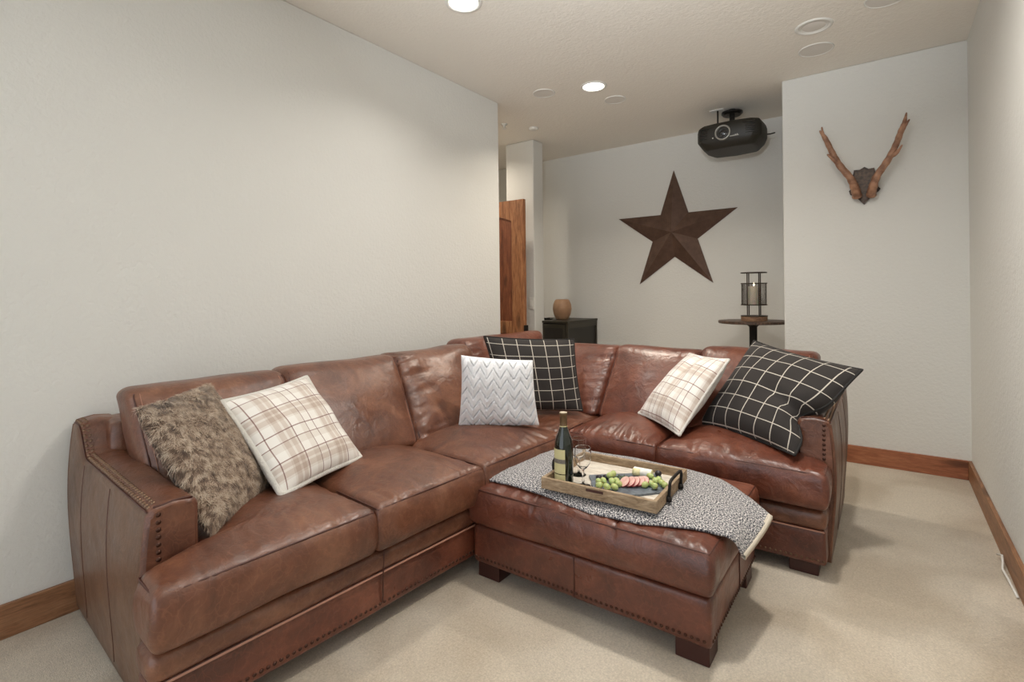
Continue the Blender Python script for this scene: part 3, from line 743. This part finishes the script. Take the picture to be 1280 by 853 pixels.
# ------------------------------------------------ TRAY
TZ = .434
TC = [np.array(p) for p in ((-1.093, 1.682), (-.640, 1.706), (-.655, 2.090), (-1.112, 2.066))]
tr = thing('serving_tray', 'weathered wooden serving tray with black iron handles on the grey throw', 'tray', (-.87, 1.89, TZ))
def shrink(d): 
    c = sum(TC) / 4; out = []
    for i in range(4):
        e1 = TC[(i + 1) % 4] - TC[i]; e2 = TC[i - 1] - TC[i]; out.append(TC[i] + d * (e1 / np.linalg.norm(e1) + e2 / np.linalg.norm(e2)))
    return out
inn = shrink(.014)
q = shrink(.006); b = MB(); b.hexa([(*p, TZ) for p in q], [(*p, TZ + .008) for p in q]); b.build('base_board', TRAYB, tr)
for i in range(4):
    a, b2, c, d = TC[i], TC[(i + 1) % 4], inn[(i + 1) % 4], inn[i]
    if i == 0:                                                      # dark strip on the front wall, standing in for a shaded slot
        s0, s1 = .42, .57; e_ = np.array([0, .0008])
        o_ = MB(); o_.hexa([(*(a * (1 - s0) + b2 * s0 - e_), TZ + .026), (*(a * (1 - s1) + b2 * s1 - e_), TZ + .026), (*(a * (1 - s1) + b2 * s1 + e_ * 3), TZ + .026), (*(a * (1 - s0) + b2 * s0 + e_ * 3), TZ + .026)],
                           [(*(a * (1 - s0) + b2 * s0 - e_), TZ + .036), (*(a * (1 - s1) + b2 * s1 - e_), TZ + .036), (*(a * (1 - s1) + b2 * s1 + e_ * 3), TZ + .036), (*(a * (1 - s0) + b2 * s0 + e_ * 3), TZ + .036)])
        o_.build('slot_shade', FOOT, tr)
    if True:
        o_ = MB(); o_.hexa([(*p, TZ - .001) for p in (a, b2, c, d)], [(*p, TZ + .042) for p in (a, b2, c, d)]); o_.build('side_board', TRAYW, tr, bevel=.0015)
def handle(i, sgn):
    a, b2 = TC[i], TC[(i + 1) % 4]; e = (b2 - a) / np.linalg.norm(b2 - a); nrm = np.array([e[1], -e[0]]); m_ = (a + b2) / 2; w_ = .075
    h = bpy.data.objects.new('handle', None); C.objects.link(h); h.parent = tr; h.matrix_parent_inverse = parent_world(tr).inverted()
    P = [];
    for x, z, o2 in ((-w_, .010, .007), (-w_, .045, .009), (-w_ * .98, .062, .010), (-w_ * .90, .072, .010), (-w_ * .7, .076, .010), (0, .077, .010), (w_ * .7, .076, .010), (w_ * .90, .072, .010), (w_ * .98, .062, .010), (w_, .045, .009), (w_, .010, .007)):
        p = m_ + e * x + nrm * o2; P.append((p[0], p[1], TZ + z))
    b = MB(); b.tube(P, .0058, 8)
    for s in (-w_, w_):
        p = m_ + e * s + nrm * .006; b.lathe([(.011, -.008), (.012, 0), (.009, .010)], (p[0], p[1], TZ + .012), 10)
    return b.build('handle', IRON, tr, True), h
for i in (1, 3):
    hh, h = handle(i, 1); bpy.data.objects.remove(h)

# bottle
GLASSG = mat('dark_green_glass', srgb(20, 28, 20), .08, 0); GLASSG.node_tree.nodes['Principled BSDF'].inputs['Coat Weight'].default_value = .6
LABEL = mat('cream_paper', srgb(206, 198, 150), .7); LABG = mat('grey_paper', srgb(128, 120, 110), .7); CAPS = mat('brown_capsule', srgb(110, 88, 62), .4, .4); CORK = mat('cork_top', srgb(196, 184, 160), .6)
bx, by, bz = -1.040, 1.768, TZ + .008
bt = thing('wine_bottle', 'dark green wine bottle with cream label standing on the tray', 'bottle', (bx, by, bz))
b = MB(); b.lathe([(.030, 0), (.0365, .003), (.0375, .010), (.0375, .135), (.036, .155), (.031, .178), (.022, .199), (.0165, .216), (.0145, .226), (.0140, .274), (.001, .274)], (bx, by, bz), 40); b.build('glass_body', GLASSG, bt, True)
b = MB(); b.lathe([(.0150, .222), (.0152, .226), (.0148, .230), (.0148, .264), (.0162, .265), (.0162, .275), (.0155, .277)], (bx, by, bz), 28, False); b.build('capsule', CAPS, bt, True)
b = MB(); b.lathe([(.0155, .2765), (.012, .2782), (.001, .2784)], (bx, by, bz), 24, False); b.build('cork', CORK, bt, True)
b = MB(); b.lathe([(.0158, .2215), (.0158, .2255)], (bx, by, bz), 28, False); b.build('capsule_ring', LABEL, bt, True)
def wrap(name, z0, z1, m, a0=-172, a1=-52, r=.0379):
    V = []; K = 24
    for k in range(K + 1):
        a = R(a0 + (a1 - a0) * k / K)
        for rr, z in ((r, z0), (r, z1)): V.append((bx + rr * math.cos(a), by + rr * math.sin(a), bz + z))
    return obj(name, V, [(2 * k, 2 * k + 2, 2 * k + 3, 2 * k + 1) for k in range(K)], m, bt, True)
wrap('label', .018, .138, LABEL); wrap('label_band', .083, .100, LABG, r=.0382); wrap('label_band', .040, .043, GLASSG, r=.0382)
# raised grey lettering strokes on the band (unreadable script marks)
b = MB()
for k in range(13):
    a = R(-165 + k * 8.4)
    for z in (.0885, .0945):
        if (k * 7 + int(z * 2000)) % 5: b.tube([(bx + .0384 * math.cos(a + s), by + .0384 * math.sin(a + s), bz + z + dz) for s, dz in ((0, -.001), (.05, .001), (.10, -.001))], .0006, 4)
b.build('label_script', mat('dark_ink', srgb(70, 64, 60), .7), bt)
# glasses
GL = mat('clear_glass', (1, 1, 1), .02); GL.node_tree.nodes['Principled BSDF'].inputs['Transmission Weight'].default_value = 1; GL.node_tree.nodes['Principled BSDF'].inputs['IOR'].default_value = 1.3
def wineglass(x, y, label, hh=1.0):
    z = TZ + .008; t = thing('wine_glass', label, 'glass', (x, y, z))
    outer = [(.028, 0), (.030, .001), (.028, .003), (.010, .006), (.0045, .012), (.0038, .030), (.0038, .058), (.006, .064), (.017, .074), (.028, .090), (.0325, .108), (.0325, .125), (.0308, .145), (.0302, .1508), (.0300, .152)]
    inner = [(.0293, .152), (.0293, .1508), (.0299, .145), (.0316, .125), (.0316, .108), (.0271, .0905), (.0162, .0750), (.004, .069), (.0005, .0685)]
    b = MB(); b.lathe([(r, h * hh) for r, h in outer + inner], (x, y, z), 40, False)
    b.add([(x + .028 * math.cos(2 * math.pi * k / 40), y + .028 * math.sin(2 * math.pi * k / 40), z) for k in range(40)], [tuple(range(40))[::-1]])
    tag_ = b.build('stemmed_bowl', GL, t, True)
wineglass(-.957, 1.772, 'empty stemmed wine glass in front on the tray, right of the bottle')
wineglass(-1.030, 1.872, 'empty stemmed wine glass half hidden behind the bottle')
# slate and food
def m_slate():
    m = mat('grey_slate', srgb(92, 98, 106), .6); n = N(m); v = n.obj(); n.col(n.ramp(n.noise(v, 30, 4, .6, .5), [(.3, srgb(70, 76, 84)), (.7, srgb(124, 132, 140))])); n.bump(n.noise(v, 60, 4, .6), .5, .004); return m
SLATE = m_slate(); SZ = TZ + .009
sp = [(-.985, 1.875), (-.900, 1.748), (-.770, 1.762), (-.672, 1.872), (-.745, 2.040), (-.80, 2.035)]
sp2 = []
for i in range(len(sp)):
    a, c = np.array(sp[i]), np.array(sp[(i + 1) % len(sp)])
    for k in range(6): 
        p = a * (1 - k / 6) + c * k / 6
        if k: p = p + RNG.normal(size=2) * .0012
        sp2.append(tuple(p))
b = MB(); b.prism(sp2, SZ, SZ + .007); sl = b.build('slate_board', SLATE); tag(sl, 'irregular grey slate board of snacks lying in the tray', 'board')
FZ = SZ + .0072
def m_food(name, c1, c2, sc=30, rough=.35, **k):
    m = mat(name, c1, rough, 0, **k); n = N(m); n.col(n.ramp(n.noise(n.obj(), sc, 3), [(.35, c1), (.65, c2)])); return m
GRAPE = m_food('green_grape_skin', srgb(150, 168, 92), srgb(200, 208, 146), 40, .28, **{'Subsurface Weight': .3, 'Subsurface Scale': .01})
DARKG = m_food('black_grape_skin', srgb(28, 24, 30), srgb(56, 48, 56), 40, .3)
BRIE = m_food('cheese_paste', srgb(222, 212, 156), srgb(236, 228, 186), 50, .6); RIND = m_food('white_rind', srgb(232, 230, 222), srgb(244, 242, 238), 60, .7)
RED = m_food('red_skin', srgb(150, 34, 46), srgb(182, 60, 66), 60, .35); FLESH = m_food('pink_flesh', srgb(222, 168, 158), srgb(232, 196, 184), 60, .5); HERB = m_food('herb_green', srgb(62, 82, 52), srgb(104, 120, 84), 60, .6); CRK = m_food('pale_cheese', srgb(220, 206, 140), srgb(232, 222, 170), 60, .6)
gm = {}
def grape(x, y, z, r, yaw, tilt, m, label, group, name='grape', cat='grape'):
    key = m.name
    if key not in gm:
        b = MB(); b.lathe([(.001, -1.2), (.35, -1.12), (.66, -.9), (.90, -.5), (1, -.05), (.97, .4), (.80, .85), (.5, 1.12), (.2, 1.22), (.001, 1.22)], (0, 0, 0), 18, False)
        me = bpy.data.meshes.new('grape'); me.from_pydata(b.V, [], b.F); me.materials.append(m); me.polygons.foreach_set('use_smooth', [True] * len(me.polygons)); gm[key] = me
    o = bpy.data.objects.new(name, gm[key]); C.objects.link(o); o.location = (x, y, z); o.scale = (r, r, r); o.rotation_euler = (tilt, 0, yaw); tag(o, label, cat, group)
# ray helper only to turn measured positions on the board into world points
def bd(px, py):
    """measured photo position -> point on the slate's top"""
    f, cx, cy, r, yaw, h = 642., 640., 366.7, .0114, .6287, 1.195; dx, dy = px - cx, py - cy
    a = dx * math.cos(r) - dy * math.sin(r); bb = dx * math.sin(r) + dy * math.cos(r)
    X = a * math.cos(yaw) - f * math.sin(yaw); Y = a * math.sin(yaw) + f * math.cos(yaw); t = (h - FZ - .008) / bb
    return X * t, Y * t
LBL_A = ['far left green grape, back row of the left bunch', 'large green grape at the front left of the left bunch', 'green grape second from the left, back row of the left bunch', 'green grape at the front middle of the left bunch', 'green grape at the front right of the left bunch', 'raised green grape on top of the left bunch, left one', 'green grape in the centre of the left bunch', 'rightmost green grape of the left bunch, touching the fruit slices', 'raised back green grape of the left bunch', 'green grape tucked low between centre and right of the left bunch']
LBL_B = ['leftmost raised green grape of the right bunch behind the fruit fan', 'front left green grape of the right bunch beside the fruit fan', 'frontmost hanging green grape of the right bunch', 'green grape in the middle of the right bunch', 'front right green grape of the right bunch', 'back right green grape of the right bunch beside the black grape', 'raised green grape of the right bunch under the white cheese', "rightmost green grape at the slate's right corner", 'small green grape low at the left of the right bunch']
gl_px = [(748.3, 603.5), (749, 608), (754.5, 603), (758.8, 610.2), (768.3, 610.5), (762.5, 599), (765, 603.5), (773.5, 606.5), (766.5, 597.5), (771, 603)]
for k, (px, py) in enumerate(gl_px):
    x, y = bd(px, py); up = .0 if k not in (5, 8) else .010
    grape(x, y, FZ + .0122 + up, .0122, RNG.uniform(0, 6), RNG.uniform(.9, 1.5), GRAPE, LBL_A[k], 'green grapes of the left bunch')
gr_px = [(809, 604), (806, 607.5), (818.5, 609.5), (819, 603), (828, 605.5), (823.5, 601.5), (813, 600), (831, 608), (813.5, 606)]
for k, (px, py) in enumerate(gr_px):
    x, y = bd(px, py); up = .0 if k not in (6,) else .010
    grape(x, y, FZ + .0120 + up, .0120, RNG.uniform(0, 6), RNG.uniform(.9, 1.5), GRAPE, LBL_B[k], 'green grapes of the right bunch')
for k, (px, py) in enumerate(((748.5, 598.5), (757, 598))):
    x, y = bd(px, py); grape(x, y, FZ + .0118, .0118, 1, 1.4, DARKG, ('black grape at the far left of the slate behind the green grapes', 'second black grape from the left behind the green grapes')[k], 'black grapes on the left of the slate')
x, y = bd(822.5, 593.5); grape(x, y, FZ + .0125, .0125, 1, 1.3, DARKG, 'black grape beside the round white cheese on the slate board', None)
sl_px = [(780, 606.5), (787, 606.5), (792.5, 606.5), (798.5, 606), (803.5, 605.5)]
lab = ['leftmost red-skinned fruit slice of the fan on the slate board', 'second red-skinned fruit slice from the left of the fan', 'middle red-skinned fruit slice of the fan', 'fourth red-skinned fruit slice from the left of the fan', 'rightmost red-skinned fruit slice of the fan']
for k, (px, py) in enumerate(sl_px):
    x, y = bd(px, py); o = thing('fruit_slice', lab[k], 'fruit', (x, y, FZ))
    for nm, m_, r0, r1, th in (('skin', RED, .0225, .0232, .0045), ('flesh', FLESH, .0001, .0222, .0052)):
        b = MB(); b.lathe([(r0, -th / 2), (r1 * .97, -th / 2), (r1, 0), (r1 * .97, th / 2), (r0, th / 2)] if nm == 'skin' else [(.0001, -th / 2), (r1, -th / 2), (r1, th / 2), (.0001, th / 2)], (0, 0, 0), 26, nm == 'flesh')
        c_ = b.build(nm, m_, None, nm == 'skin'); c_.parent = o
    o.rotation_euler = (R(26), R(-38 + 4 * k), R(20)); o.location = (x, y + .006, FZ + .0185)
x, y = bd(802, 594.5)
ch = thing('soft_cheese', 'cut log of white-rinded soft cheese at the back of the slate board', 'cheese', (x, y, FZ))
pA = Vector((x - .035, y + .008, FZ + .017)); pB = Vector((x + .038, y + .012, FZ + .017))
b = MB(); b.tube([pA, pB], .0172, 24); b.build('rind', RIND, ch, bevel=.002)
b = MB(); dd = (pB - pA).normalized(); b.tube([pB - dd * .001, pB + dd * .0012], .0155, 24); b.build('cut_face', BRIE, ch)
b = MB(); b.tube([pA + Vector((0, -.006, .0)), pA + Vector((.03, -.006, 0))], .0150, 20); b.build('paste', BRIE, ch, True)
for k, (px, py) in enumerate(((784, 600), (791, 598.5), (797, 600.5))):
    x, y = bd(px, py); b = MB(); a = .3 * k
    b.hexa(*[[(x + dx * math.cos(a) - dy * math.sin(a), y + dx * math.sin(a) + dy * math.cos(a), z) for dx, dy in ((-.018, -.011), (.018, -.011), (.018, .011), (-.018, .011))] for z in (FZ + .001 * k, FZ + .007 + .001 * k)])
    tag(b.build('cheese_slice', CRK, bevel=.001), ('pale yellow cheese slice nearest the left grapes', 'pale yellow cheese slice in the middle behind the fruit fan', 'pale yellow cheese slice nearest the white cheese')[k], 'cheese')
b = MB()
for k in range(26):
    x, y = bd(764 + 20 * RNG.random(), 594 + 3.5 * RNG.random()); a = RNG.uniform(0, 3.1); l_ = .012
    b.tube([(x, y, FZ + .003), (x + l_ * math.cos(a), y + l_ * math.sin(a), FZ + .004 + .006 * RNG.random())], [.0022, .0008], 5)
x, y = bd(762, 595); x2, y2 = bd(788, 594.5); b.tube([(x, y, FZ + .003), ((x + x2) / 2, (y + y2) / 2 + .004, FZ + .005), (x2, y2, FZ + .003)], .0014, 5)
tag(b.build('herb_sprig', HERB), 'small green herb sprig at the back of the slate board', 'herb')

# ------------------------------------------------ STAR
def m_rustm():
    m = mat('brown_star_metal', srgb(74, 54, 44), .5, .3); n = N(m); n.col(n.ramp(n.noise(n.obj(), 14, 4, .6), [(.3, srgb(82, 60, 49)), (.7, srgb(104, 79, 66))])); return m
STARM = m_rustm(); sx, sz, SR = -1.697, 1.778, .622
V = [(sx, YA - .105, sz)]
for k in range(10):
    a = R(90) + k * R(36); r = SR if k % 2 == 0 else SR * .382; V.append((sx + r * math.cos(a), YA - (.012 if k % 2 == 0 else .006), sz + r * math.sin(a)))
for k in range(10): v = V[1 + k]; V.append((v[0], YA - .001, v[2]))
F = [(0, 1 + k, 1 + (k + 1) % 10)[::-1] for k in range(10)] + [(1 + k, 11 + k, 11 + (k + 1) % 10, 1 + (k + 1) % 10)[::-1] for k in range(10)]
st = thing('metal_star', 'large dark brown five-pointed metal star on the alcove wall', 'star', (sx, YA, sz))
obj('star_body', V, F, STARM, st, False)
b = MB(); b.tube([(sx, YA - .1055, sz), (sx, YA - .02, sz + SR * .96)], .002, 5); b.build('ridge_seam', STARM, st)

# ------------------------------------------------ ANTLERS
ANT = m_food('antler_brown', srgb(126, 88, 66), srgb(176, 132, 104), 25, .5); SHW = m_food('plaque_wood', srgb(50, 34, 25), srgb(84, 60, 44), 40, .5)
an = thing('antler_mount', 'pair of brown antlers on a dark wooden shield on the right stub wall', 'antlers', (-.115, YS, 1.9))
sh = [(-.108, 2.026), (-.085, 2.010), (-.053, 2.012), (-.047, 1.985), (-.024, 1.958), (-.036, 1.915), (-.030, 1.880), (-.020, 1.868), (-.033, 1.850), (-.060, 1.835), (-.112, 1.772), (-.165, 1.835), (-.190, 1.846), (-.198, 1.872), (-.184, 1.885), (-.178, 1.915), (-.194, 1.955), (-.172, 1.985), (-.167, 2.012), (-.135, 2.010)]
def plate(name, pts, y0, y1, m, par, bev=0):
    n = len(pts); b = MB(); b.add([(x, y0, z) for x, z in pts] + [(x, y1, z) for x, z in pts], [tuple(range(n)), tuple(range(n, 2 * n))[::-1]] + [(i, n + i, n + (i + 1) % n, (i + 1) % n) for i in range(n)]); return b.build(name, m, par, bevel=bev)
plate('shield', sh, YS - .001, YS - .020, SHW, an)
c0 = np.array([-.112, 1.905]); plate('shield_face', [tuple(c0 + (np.array(p) - c0) * .86) for p in sh], YS - .018, YS - .026, m_food('plaque_face', srgb(62, 48, 38), srgb(98, 78, 62), 60, .5), an)
def antler(main, prongs):
    b = MB()
    for pts, rad in [main] + prongs:
        P = [Vector(p) for p in pts]; out = []; rr = []
        for i in range(len(P) - 1):
            p0 = P[max(0, i - 1)]; p1 = P[i]; p2 = P[i + 1]; p3 = P[min(len(P) - 1, i + 2)]
            for s in range(6):
                t = s / 6; out.append(.5 * ((2 * p1) + (p2 - p0) * t + (2 * p0 - 5 * p1 + 4 * p2 - p3) * t * t + (3 * p1 - p0 - 3 * p2 + p3) * t ** 3)); rr.append(rad[i] * (1 - t) + rad[i + 1] * t)
        out.append(P[-1]); rr.append(rad[-1]); rr = [1.22 * r * (1 + .07 * math.sin(k * 1.9)) for k, r in enumerate(rr)]
        b.tube(out, rr, 10)
    return b.build('antler', ANT, an, True)
D = YS
antler(([(-.150, D - .04, 1.825), (-.160, D - .085, 1.875), (-.185, D - .115, 1.945), (-.245, D - .12, 2.04), (-.285, D - .12, 2.13), (-.325, D - .12, 2.235), (-.358, D - .115, 2.296)], [.024, .022, .018, .017, .015, .013, .004]),
       [([(-.318, D - .12, 2.215), (-.338, D - .12, 2.265), (-.345, D - .12, 2.318)], [.011, .008, .003]), ([(-.240, D - .12, 2.04), (-.270, D - .14, 2.068), (-.312, D - .15, 2.118)], [.012, .010, .004])])
antler(([(-.072, D - .04, 1.825), (-.062, D - .085, 1.868), (-.036, D - .115, 1.94), (.020, D - .12, 2.03), (.062, D - .12, 2.12), (.090, D - .12, 2.205), (.108, D - .12, 2.26), (.119, D - .12, 2.318)], [.024, .022, .018, .017, .015, .014, .010, .003]),
       [([(.088, D - .12, 2.19), (.110, D - .12, 2.235), (.134, D - .12, 2.272)], [.011, .009, .003]), ([(.030, D - .12, 2.052), (.062, D - .14, 2.062), (.095, D - .15, 2.110)], [.012, .010, .003])])

# ------------------------------------------------ PROJECTOR
PB = mat('gloss_black_plastic', srgb(26, 24, 22), .25); PB2 = mat('matt_black_plastic', srgb(36, 33, 26), .5); CHR = mat('silver_ring', srgb(170, 168, 162), .35, .6); LENS = mat('lens_glass', srgb(14, 14, 18), .05); LENS.node_tree.nodes['Principled BSDF'].inputs['Coat Weight'].default_value = 1
pj = thing('ceiling_projector', 'black home cinema projector hanging from the alcove ceiling', 'projector', (-1.03, 4.62, H))
px0, py0 = -1.035, 4.60
pl = [(-.235, -.16), (-.20, -.195), (-.08, -.215), (.08, -.215), (.20, -.195), (.255, -.15), (.262, .05), (.22, .20), (.0, .24), (-.22, .20), (-.255, .05)]
b = MB()
lv = [(2.368, .70), (2.378, .80), (2.435, 1.0), (2.52, 1.0), (2.56, .96), (2.572, .88)]; n = len(pl)
V = [(px0 + x * s, py0 + y * s, z) for z, s in lv for x, y in pl]
b.add(V, [(i * n + k, i * n + (k + 1) % n, (i + 1) * n + (k + 1) % n, (i + 1) * n + k) for i in range(len(lv) - 1) for k in range(n)] + [tuple(range(n))[::-1], tuple(range((len(lv) - 1) * n, len(lv) * n))])
b.build('housing', PB2, pj, bevel=.012, seg=3)
def ycyl(name, x, z, y0, y1, prof, m):
    b = MB(); b.lathe(prof, (0, 0, 0), 32, False); o = b.build(name, m, pj, True); o.matrix_parent_inverse = parent_world(pj).inverted(); o.rotation_euler = (R(90), 0, 0); o.location = (x, y0, z); return o
ycyl('lens_ring', px0 - .02, 2.478, py0 - .205, 0, [(.045, -.01), (.062, -.005), (.062, .022), (.056, .030), (.050, .026), (.046, .0)], CHR)
ycyl('lens', px0 - .02, 2.478, py0 - .207, 0, [(.050, .012), (.040, .004), (.030, .010), (.016, .016), (.001, .018)], LENS)
for s, wd in ((-1, .045), (1, .055)):
    x = px0 + s * .165
    for k in range(6):
        b = MB(); b.box(x - wd, x + wd, py0 - .214 + abs(s * .165) * .06, py0 - .195, 2.45 + k * .016, 2.456 + k * .016); b.build('vent_slat', PB, pj)
b = MB(); b.box(px0 + .03, px0 + .10, py0 - .2165, py0 - .21, 2.437, 2.445); b.build('badge', CHR, pj)
for x in (px0 - .10, px0 + .075, px0 + .088): b = MB(); b.dome((x, py0 - .213, 2.448), (0, -1, 0), .005, .003); b.build('indicator_light', WHITE, pj)
b = MB(); b.tube([(px0 - .01, py0 + .06, 2.56), (px0 - .01, py0 + .06, 2.70)], .022, 14); b.lathe([(.001, -.055), (.070, -.05), (.085, -.035), (.085, -.022), (.03, -.018), (.03, 0)], (px0 - .01, py0 + .06, H), 32, False); b.build('mount', PB, pj)
b = MB(); b.tube([(-1.147, 4.60, H), (-1.147, 4.60, 2.68), (-1.15, 4.61, 2.62), (-1.14, 4.63, 2.56)], .007, 8); b.tube([(px0 + .23, py0 + .13, 2.50), (px0 + .27, py0 + .16, 2.505), (px0 + .30, py0 + .18, 2.515)], .005, 6); b.build('cable', IRON, pj, True)
cp = MB(); cp.box(-1.205, -1.095, 4.57, 4.64, H - .006, H); tag(cp.build('cable_plate', WHITE, bevel=.002), 'flat white cable plate on the ceiling left of the projector mount', 'plate')

# ------------------------------------------------ CABINET + VASE
CABM = mat('dark_olive_cabinet', srgb(56, 52, 42), .45, .2); CABD = mat('dark_cabinet_panel', srgb(38, 35, 29), .5, .1)
cz = .91
cb = thing('storage_cabinet', 'small dark metal-look cabinet against the alcove wall by the hall column', 'cabinet', (-2.9, 4.76, 0))
box('top', -3.16, -2.545, 4.43, 5.085, cz - .022, cz, CABM, cb, .003)
for x in (-3.15, -2.575):
    for y in (4.44, 5.055): box('corner_post', x, x + .025, y, y + .025, 0, cz - .022, CABM, cb, .002)
box('carcass', -3.14, -2.56, 4.455, 5.07, .08, cz - .022, CABD, cb)
for x0, x1 in ((-3.12, -2.855), (-2.850, -2.58)):
    d_ = box('door', x0, x1, 4.440, 4.458, .10, cz - .03, CABM, cb, .002); box('door_panel', x0 + .03, x1 - .03, 4.4375, 4.441, .14, cz - .07, CABD, d_); b = MB(); b.dome((x1 - .015 if x1 < -2.7 else x0 + .015, 4.4385, .6), (0, -1, 0), .008, .012); b.build('knob', CHR, d_, True)
for a in (0, 1): box('side_rail', -2.557, -2.549, 4.465, 5.055, (.10, cz - .075)[a], (.14, cz - .022)[a], CABM, cb)
b = MB(); b.dome((-2.548, 4.452, cz - .011), (1, 0, 0), .006, .004); b.build('rivet', CHR, cb)
VASE = m_food('tan_pottery', srgb(160, 122, 92), srgb(190, 152, 120), 8, .55)
vx, vy = -2.800, 4.76
vs = thing('vase', 'round tan pottery vase on top of the dark cabinet', 'vase', (vx, vy, cz))
b = MB(); b.lathe([(.055, 0), (.070, .010), (.092, .06), (.101, .110), (.096, .16), (.078, .200), (.066, .213), (.060, .214), (.060, .205), (.072, .19), (.001, .18)], (vx, vy, cz), 40, False); b.build('body', VASE, vs, True)
b = MB(); b.box(-3.04, -2.90, 4.60, 4.68, cz, cz + .018); tag(b.build('remote_box', PB2, bevel=.004), 'flat black box lying on the cabinet left of the vase', 'box')
b = MB(); b.tube([(-2.91, 4.62, cz + .006), (-2.88, 4.60, cz + .006), (-2.86, 4.63, cz + .006), (-2.87, 4.67, cz + .006)], .005, 6); tag(b.build('cable', IRON, None, True), 'short black cable on the cabinet top beside the vase', 'cable')

# ------------------------------------------------ PUB TABLE + LANTERN
tx, ty, tz = -.890, 4.62, .945
tb = thing('pedestal_table', 'tall round pedestal table with thin dark top in the alcove', 'table', (tx, ty, 0))
TT = m_food('hammered_dark_top', srgb(44, 32, 26), srgb(104, 80, 64), 60, .45)
b = MB(); b.lathe([(.001, -.022), (.262, -.022), (.270, -.018), (.270, -.002), (.266, 0), (.001, 0)], (tx, ty, tz), 56, False); smooth_by_angle(b.build('table_top', TT, tb, True))
b = MB(); b.lathe([(.09, -.024), (.05, -.034), (.032, -.05), (.030, -.06), (.030, -.86), (.05, -.90), (.20, -.935), (.22, -.945)], (tx, ty, tz), 28, True); b.build('pedestal', IRON, tb, True)
lx, ly = -.878, 4.60; LZ = tz
ln_ = thing('candle_lantern', 'open black iron lantern with mesh cylinder and pillar candle on the pedestal table', 'lantern', (lx, ly, LZ))
b = MB(); b.lathe([(.001, 0), (.098, 0), (.100, .004), (.100, .034), (.097, .038), (.001, .038)], (lx, ly, LZ), 40, False); smooth_by_angle(b.build('wooden_base', BASEW, ln_, True))
b = MB(); b.lathe([(.1015, .036), (.1015, .044), (.001, .044)], (lx, ly, LZ), 40, False); b.build('base_rim', RUST, ln_)
b = MB(); b.lathe([(.001, .392), (.100, .392), (.100, .400), (.001, .401)], (lx, ly, LZ), 40, False); b.build('top_plate', RUST, ln_)
for k in range(4):
    a = R(36 + 90 * k + 12); x, y = lx + .062 * math.cos(a), ly + .062 * math.sin(a)
    b = MB(); b.box(x - .004, x + .004, y - .004, y + .004, LZ + .04, LZ + .395); b.build('post', RUST, ln_)
for z in (.132, .308):
    b = MB(); b.tube([(lx + .097 * math.cos(2 * math.pi * k / 40), ly + .097 * math.sin(2 * math.pi * k / 40), LZ + z) for k in range(40)], .004, 6, True); b.build('hoop', RUST, ln_, True)
b = MB(); b.lathe([(.001, .128), (.094, .128), (.094, .133), (.001, .133)], (lx, ly, LZ), 32, False); b.build('candle_shelf', RUST, ln_)
b = MB()
for k in range(72):
    for s in (-1, 1):
        a0 = 2 * math.pi * k / 72; b.tube([(lx + .094 * math.cos(a0 + s * t * .9), ly + .094 * math.sin(a0 + s * t * .9), LZ + .132 + .176 * t) for t in (0, .2, .4, .6, .8, 1)], .0007, 3)
o = b.build('wire_mesh', RUST, ln_); o['kind'] = 'stuff'
WAX = mat('cream_wax', srgb(226, 216, 196), .5, 0, **{'Subsurface Weight': .4, 'Subsurface Scale': .03})
b = MB(); b.lathe([(.001, 0), (.044, 0), (.045, .003), (.045, .148), (.042, .152), (.036, .148), (.001, .146)], (lx, ly, LZ + .133), 32, False); b.build('candle', WAX, ln_, True)
b = MB(); b.lathe([(.0005, 0), (.005, .008), (.006, .014), (.003, .026), (.0003, .034)], (lx, ly, LZ + .284), 12, False); b.build('flame', m_emit('candle_flame', (1, .85, .6), 6), ln_, True)

# ------------------------------------------------ white cable by the right baseboard
b = MB(); b.tube([(.388, 3.075, .022), (.398, 3.04, .034), (.394, 2.99, .026), (.386, 2.94, .016), (.392, 2.86, .012), (.396, 2.78, .010), (.399, 2.72, .008)], .0045, 8)
tag(b.build('white_cable', WHITE, None, True), 'short white cable lying along the right wall baseboard', 'cable')
